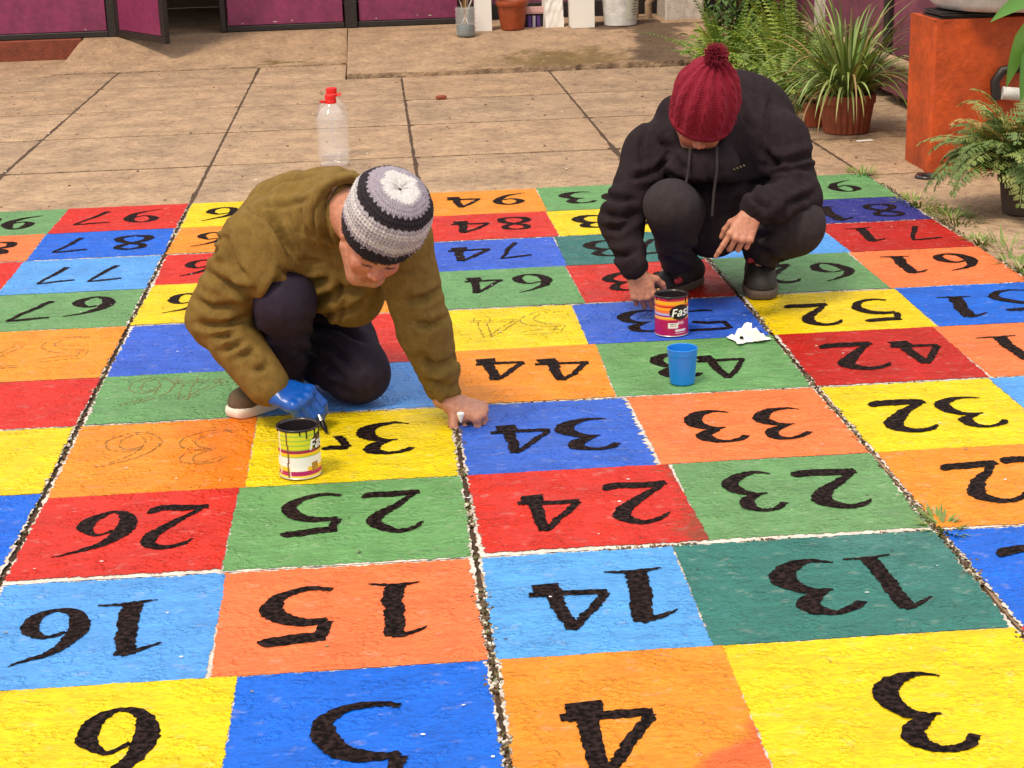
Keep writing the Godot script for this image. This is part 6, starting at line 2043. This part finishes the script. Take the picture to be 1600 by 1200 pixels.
	for j in 7:
		for i in ring:
			var a := TAU * i / ring
			var tt := j / 6.0
			var rr := 0.090 + 0.012 * sin(tt * PI) + 0.004 * fold_noise.get_noise_2d(a * 2.0, tt)
			if j >= 5: rr -= 0.008 * (j - 4)
			var hh := 0.052 * (1.0 - absf(tt - 0.72) / 0.72 if tt < 0.72 else 1.0 - (tt - 0.72) * 0.8)
			cb.vert(neck + cB * Vector3(cos(a) * rr, -0.02 + hh, sin(a) * rr * 1.05) - base)
	for j in 6:
		for i in ring:
			var i2 := (i + 1) % ring
			cb.quad(j * ring + i, (j + 1) * ring + i, (j + 1) * ring + i2, j * ring + i2)
	part(cb.commit(), "collar", M.olive, jacket)
	# hat
	var stripe := func(a: float, tt: float) -> Color:
		var w := tt + 0.010 * sin(a * 34.0) + 0.008 * edge_noise.get_noise_2d(a * 12.0, tt * 30.0)
		var ink := Color(0.022, 0.014, 0.022)
		var white := Color(0.74, 0.70, 0.70)
		var lilac := Color(0.34, 0.28, 0.36)
		var speck := 0.5 + 0.5 * signf(sin(a * 60.0) * sin(tt * 190.0))
		if w < 0.235: return ink
		if w < 0.29: return lilac.lerp(white, 0.35 * speck)
		if w < 0.36: return white
		if w < 0.46: return white.lerp(lilac, 0.55 * speck + 0.1)
		if w < 0.52: return white
		if w < 0.57: return lilac.lerp(white, 0.5)
		if w < 0.685: return ink
		if w < 0.82: return lilac.lerp(white, 0.25 * speck)
		return white
	var stitch := func(a: float, tt: float) -> float:
		var col := absf(sin(a * 36.0))
		var row := sin(tt * 150.0 + absf(sin(a * 36.0)) * 2.4)
		var gather := smoothstep(0.74, 0.98, tt) * 0.013 * (sin(a * 6.0 + 1.3 * sin(a * 2.0)) + 0.4 * sin(a * 11.0 + 2.0))
		return 0.0022 * col + 0.0013 * row + gather + 0.004 * edge_noise.get_noise_2d(a * 1.3, tt * 2.0) + 0.0015 * edge_noise.get_noise_2d(a * 20.0, tt * 40.0)
	var hat := part(knit_hat(brim, up + fw * -0.10, fw, [Vector2(0.081, -0.012), Vector2(0.091, -0.018), Vector2(0.097, -0.010), Vector2(0.101, 0.006), Vector2(0.107, 0.04), Vector2(0.109, 0.075), Vector2(0.105, 0.105), Vector2(0.088, 0.136), Vector2(0.055, 0.156), Vector2(0.026, 0.158), Vector2(0.004, 0.150)], stripe, stitch, base, 288, 120), "knit_hat", M.wool, t, "striped white, lilac and black knitted hat")
	fuzz(hat, brim + up * 0.03 - base, up, 0.107, 0.08, 320, Color(0.55, 0.5, 0.55))
	# shoes
	shoe(t, base, Vector3(-0.420, 0, -1.735), Vector3(-0.592, 0, -1.53), 0.092, M.shoe_grey, M.shoe_sole, an_r + Vector3(0, -0.02, 0), 0.0, 0.026)
	shoe(t, base, Vector3(-0.56, 0, -2.12), Vector3(-0.50, 0, -1.93), 0.088, M.shoe_grey, M.shoe_sole, Vector3(-0.54, 0.06, -2.06), 0.0, 0.024)
	brush("small paint brush held in the blue glove", Vector3(-0.374, 0.085, -1.425), Vector3(-0.334, 0.0085, -1.350), "brushes in use")
	var ch := thing("chalk_piece", "white piece of chalk held in the bare fist", "chalk", Vector3(0.012, 0.036, -1.345))
	part(lathe_mesh([Vector2(0.001, -0.016), Vector2(0.011, 0.008), Vector2(0.009, 0.012), Vector2(0.001, 0.014)], 5), "chalk", M.cardboard_white, ch)

func fuzz(parent: Node3D, centre: Vector3, up: Vector3, r: float, h: float, count: int, col: Color) -> void:
	# loose fibres standing off the knitting
	var b := MB.new()
	var y := up.normalized()
	var x := y.cross(Vector3(0.3, 0.1, 0.9)).normalized()
	var z := x.cross(y)
	for i in count:
		var a := rng.randf() * TAU
		var q := rng.randf()
		var out := (x * cos(a) + z * sin(a)).normalized()
		var p := centre + out * r * 0.985 * sqrt(1.0 - pow(q * 0.85, 4)) + y * h * q
		var d := (out + y * rng.randf_range(-0.2, 0.9) + Vector3(rng.randfn(), rng.randfn(), rng.randfn()) * 0.5).normalized()
		b.col = vary(col, 0.3)
		blade(b, p, d, d.cross(y).normalized(), rng.randf_range(0.004, 0.009), 0.0007, 1.2, 0.0, 3)
	part(b.commit(), "fibres", M.wool, parent).set_meta("kind", "stuff")

func build_crouching_person() -> void:
	var base := Vector3(0.95, 0.0, -2.62)
	var t := thing("person", "person in a black hooded jacket and red pompom hat squatting to paint", "person", base)
	var pelvis := Vector3(0.97, 0.20, -2.82)
	var mid := Vector3(0.965, 0.36, -2.76)
	var chest := Vector3(0.935, 0.49, -2.64)
	var neck := Vector3(0.88, 0.555, -2.52)
	var sh_r := Vector3(0.715, 0.49, -2.56)
	var el_r := Vector3(0.592, 0.300, -2.44)
	var wr_r := Vector3(0.618, 0.158, -2.31)
	var sh_l := Vector3(1.115, 0.50, -2.56)
	var el_l := Vector3(1.160, 0.345, -2.43)
	var wr_l := Vector3(0.968, 0.352, -2.215)
	var hip_r := Vector3(0.885, 0.19, -2.82)
	var hip_l := Vector3(1.045, 0.19, -2.82)
	var kn_r := Vector3(0.735, 0.360, -2.335)
	var an_r := Vector3(0.815, 0.105, -2.65)
	var kn_l := Vector3(1.142, 0.265, -2.40)
	var an_l := Vector3(1.085, 0.115, -2.62)
	var brim := Vector3(0.8506, 0.6216, -2.44)
	var up := Vector3(0.0523, 0.8464, 0.53)
	var fw := Vector3(-0.1834, -0.5135, 0.8382)
	var hc := brim - up * 0.018 - fw * 0.012
	var skin := MB.new()
	var f := Field.new(Vector3(0.44, 0.0, -3.0), Vector3(1.32, 0.75, -2.15), 0.016)
	f.cone(pelvis + Vector3(0, 0.04, 0), mid, 0.11, 0.13, 0.05)
	f.cone(mid, chest, 0.13, 0.13, 0.05)
	f.cone(chest, neck, 0.10, 0.055, 0.04)
	for l: Array in [[chest, sh_r, 0.07, 0.06], [sh_r, el_r, 0.050, 0.034], [el_r, wr_r, 0.032, 0.022], [chest, sh_l, 0.07, 0.055], [sh_l, el_l, 0.050, 0.034], [el_l, wr_l, 0.032, 0.022], [pelvis + Vector3(0, 0.04, 0), hip_r + Vector3(0, 0.03, 0), 0.08, 0.075], [pelvis + Vector3(0, 0.04, 0), hip_l + Vector3(0, 0.03, 0), 0.08, 0.075], [hip_r + Vector3(0, 0.03, 0), kn_r, 0.075, 0.06], [kn_r, an_r, 0.055, 0.034], [hip_l + Vector3(0, 0.03, 0), kn_l, 0.075, 0.06], [kn_l, an_l, 0.055, 0.034], [an_r, Vector3(0.77, 0.06, -2.66), 0.03, 0.026], [an_l, Vector3(1.06, 0.05, -2.54), 0.03, 0.026]]:
		f.cone(l[0], l[1], l[2], l[3], 0.03)
	f.mesh_into(skin, base, no_fold())
	f = Field.new(hc - Vector3(0.15, 0.18, 0.17), hc + Vector3(0.15, 0.16, 0.17), 0.0036)
	head(f, hc, up, fw, neck)
	f.mesh_into(skin, base, no_fold(), face_tint(hc, up, fw))
	skin.col = Color.WHITE
	# hand that holds the brush
	f = Field.new(wr_r - Vector3(0.08, 0.17, 0.08), wr_r + Vector3(0.14, 0.09, 0.13), 0.003)
	hand(f, wr_r, Vector3(0.30, -0.92, 0.10), Vector3(-0.22, 0.12, 0.95), 1.0, 0.98, [[0.10, 0.45, 0.80, 0.35], [0.03, 0.50, 0.85, 0.4], [-0.03, 0.55, 0.9, 0.4], [-0.10, 0.6, 0.95, 0.4]], [Vector3(0.75, -0.35, 0.6), Vector3(0.35, -0.45, 0.8), Vector3(0.0, -0.35, 0.9)], 0.0, wr_r + Vector3(-0.02, 0.07, -0.05))
	f.mesh_into(skin, base, no_fold())
	# relaxed hand hanging off the knee, forefinger pointing down
	f = Field.new(wr_l - Vector3(0.17, 0.19, 0.08), wr_l + Vector3(0.09, 0.08, 0.14), 0.003)
	hand(f, wr_l + Vector3(-0.006, -0.004, 0.0), Vector3(-0.50, -0.80, 0.30), Vector3(-0.10, 0.40, 0.92), -1.0, 1.0, [[0.10, 0.25, 0.25, 0.15], [0.03, 0.75, 0.95, 0.5], [-0.02, 0.85, 1.0, 0.5], [-0.06, 0.9, 1.0, 0.5]], [Vector3(0.55, -0.6, 0.6), Vector3(0.2, -0.55, 0.8), Vector3(0.0, -0.5, 0.85)], 0.0, wr_l + Vector3(0.06, 0.02, -0.05))
	f.mesh_into(skin, base, no_fold())
	part(skin.commit(), "body", M.skin, t)
	# trousers
	f = Field.new(Vector3(0.60, 0.03, -3.02), Vector3(1.32, 0.52, -2.20), 0.0100)
	f.ball(pelvis + Vector3(0.0, 0.03, -0.01), Vector3(0.18, 0.12, 0.14), Basis.IDENTITY, 0.05)
	f.cone(hip_r + Vector3(0, 0.025, 0), kn_r, 0.104, 0.084, 0.04)
	f.cone(kn_r, an_r, 0.082, 0.055, 0.03)
	f.cone(hip_l + Vector3(0, 0.025, 0), kn_l, 0.108, 0.094, 0.04)
	f.cone(kn_l, an_l + Vector3(0, 0.02, 0), 0.092, 0.062, 0.03)
	f.plane_cut(Vector3(0, 0.072, 0), Vector3(0.0, -1.0, 0.0))
	var tm := MB.new()
	f.mesh_into(tm, base, folds([[hip_r, kn_r, 0.004, 10.0, 0.2, 0.5], [kn_r, an_r, 0.009, 14.0, 0.85, 0.4], [hip_l, kn_l, 0.004, 9.0, 0.2, 0.5], [kn_l, an_l, 0.008, 13.0, 0.8, 0.5]], SQUAT_LEG_FOLDS, 0.006, SQUAT_LEG_FOLDS_VIEW))
	part(tm.commit(), "trousers", M.grey_trousers, t)
	# jacket
	f = Field.new(Vector3(0.44, 0.06, -3.04), Vector3(1.34, 0.84, -2.14), 0.0075)
	f.cone(pelvis + Vector3(0, 0.085, 0), mid, 0.150, 0.180, 0.06, Vector3(1, 0, 0), 1.15)
	f.cone(mid, chest, 0.180, 0.165, 0.06, Vector3(1, 0, 0), 1.18)
	f.ball(Vector3(1.01, 0.555, -2.72), Vector3(0.20, 0.17, 0.16), Basis.IDENTITY, 0.06)
	f.cone(chest, neck, 0.15, 0.105, 0.05)
	f.cone(Vector3(0.93, 0.34, -2.60), Vector3(0.91, 0.26, -2.56), 0.15, 0.12, 0.06)
	f.cone(chest + Vector3(-0.05, 0, 0), sh_r, 0.13, 0.098, 0.05)
	f.cone(sh_r, el_r, 0.088, 0.066, 0.03)
	f.cone(el_r, wr_r + Vector3(-0.006, 0.022, -0.006), 0.065, 0.046, 0.025)
	f.cone(chest + Vector3(0.05, 0, 0), sh_l, 0.14, 0.110, 0.05)
	f.cone(sh_l, el_l, 0.100, 0.074, 0.03)
	f.cone(el_l, wr_l + Vector3(0.012, 0.012, -0.014), 0.073, 0.049, 0.025)
	# hood lying behind the neck
	f.cone(Vector3(0.80, 0.60, -2.62), Vector3(0.96, 0.61, -2.64), 0.065, 0.065, 0.04)
	f.cone(Vector3(0.785, 0.465, -2.41), Vector3(0.915, 0.47, -2.41), 0.052, 0.052, 0.05)
	f.ball(neck + Vector3(-0.025, 0.045, 0.10), Vector3(0.075, 0.075, 0.085), Basis.IDENTITY, 0.02, true)
	var jm := MB.new()
	f.mesh_into(jm, base, folds([[pelvis, mid, 0.008, 9.0], [mid, chest, 0.003, 6.0], [sh_r, el_r, 0.009, 12.0, 0.9, 0.45], [el_r, wr_r, 0.010, 15.0, 0.3, 0.7], [sh_l, el_l, 0.011, 12.0, 0.95, 0.5], [el_l, wr_l, 0.012, 13.0, 0.3, 0.6]], HOODIE_FOLDS, 0.006, HOODIE_FOLDS_VIEW))
	var jacket := part(jm.commit(), "jacket", M.black_fleece, t)
	for c: Array in [[Vector3(0.800, 0.530, -2.372), Vector3(0.788, 0.47, -2.335), Vector3(0.770, 0.39, -2.315), Vector3(0.765, 0.306, -2.30)], [Vector3(0.884, 0.535, -2.372), Vector3(0.878, 0.47, -2.335), Vector3(0.866, 0.40, -2.32), Vector3(0.857, 0.33, -2.30)]]:
		var pts := []
		for p: Vector3 in c: pts.append(p - base)
		part(tube_mesh(smooth_line(pts, 0.01), 0.0045, 8), "drawstring", M.grey_trousers, jacket)
	# small pale lettering on the chest, too small to read
	for i in 4:
		var q := Vector3(0.938 + i * 0.011, 0.462 + i * 0.003, -2.371 - i * 0.003)
		var lt := part(box_mesh(Vector3(-0.003, -0.002, -0.001), Vector3(0.003, 0.002, 0.012), 0.0005), "chest_print", M.shoe_grey, jacket)
		lt.position = q - base
	# red hat with pompom
	var red := func(a: float, tt: float) -> Color:
		var k := 1.0 + 0.25 * edge_noise.get_noise_2d(a * 22.0, tt * 60.0)
		return Color(0.30 * k, 0.006 * k, 0.030 * k)
	var cable := func(a: float, tt: float) -> float:
		if tt < 0.12:
			return 0.003 * absf(sin(a * 30.0)) + 0.003
		var rib := 0.0045 * signf(sin(a * 13.0)) * pow(absf(sin(a * 13.0)), 0.6)
		var plait := 0.0026 * sin(tt * 46.0 + 2.2 * sin(a * 26.0)) * maxf(0.0, sin(a * 13.0))
		var gather := smoothstep(0.60, 1.0, tt) * 0.008 * sin(a * 12.0)
		return rib + plait + gather + 0.0010 * sin(tt * 230.0) + 0.003 * edge_noise.get_noise_2d(a * 1.5, tt * 3.0)
	var axis := up + fw * -0.02 + Vector3(0.03, 0, 0)
	var hat := part(knit_hat(brim, axis, fw, [Vector2(0.085, -0.016), Vector2(0.098, -0.022), Vector2(0.104, -0.008), Vector2(0.106, 0.016), Vector2(0.110, 0.05), Vector2(0.110, 0.085), Vector2(0.101, 0.125), Vector2(0.079, 0.165), Vector2(0.050, 0.194), Vector2(0.028, 0.210), Vector2(0.012, 0.214)], red, cable, base, 288, 130), "knit_hat", M.wool, t, "dark red cable-knit hat")
	fuzz(hat, brim - base, up, 0.107, 0.12, 500, Color(0.42, 0.02, 0.05))
	var pc := brim + axis.normalized() * 0.232 - base
	var pb := MB.new()
	for i in 900:
		var d := Vector3(rng.randfn(), rng.randfn(), rng.randfn()).normalized()
		pb.col = vary(Color(0.30, 0.008, 0.035), 0.4)
		var l := rng.randf_range(0.030, 0.042)
		pb.tube([pc + d * 0.006, pc + d * l * 0.6 + Vector3(0, -0.001, 0), pc + d * l + Vector3(rng.randfn(), rng.randfn(), rng.randfn()) * 0.003], [0.0012, 0.0016, 0.0012], 4, true)
	part(pb.commit(), "pompom", M.wool, hat)
	# shoes
	var s1 := shoe(t, base, Vector3(0.905, 0, -2.76), Vector3(0.728, 0, -2.60), 0.094, M.shoe_black, M.shoe_sole_dark, an_r + Vector3(0.01, -0.02, -0.01), 0.05, 0.024)
	var s2 := shoe(t, base, Vector3(1.098, 0, -2.72), Vector3(1.060, 0, -2.478), 0.106, M.shoe_black, M.shoe_sole_dark, an_l + Vector3(0, -0.02, 0), 0.06, 0.028)
	for q: Array in [[s1, Vector3(0.812, 0.094, -2.605), 0.5], [s1, Vector3(0.856, 0.082, -2.66), 0.7], [s1, Vector3(0.80, 0.058, -2.58), 0.3], [s2, Vector3(1.042, 0.118, -2.572), -0.4]]:
		var pm := MB.new()
		pm.box(Vector3(-0.013, -0.009, -0.008), Vector3(0.013, 0.009, 0.008), 0.004)
		var o := part(pm.commit(), "red_trim", M.shoe_red, q[0])
		o.position = q[1] - base
		o.rotation = Vector3(-0.5, q[2], 0.3)
	brush("wooden paint brush in the hand of the squatting person", Vector3(0.683, 0.112, -2.275), Vector3(0.700, 0.0085, -2.30), "brushes in use")
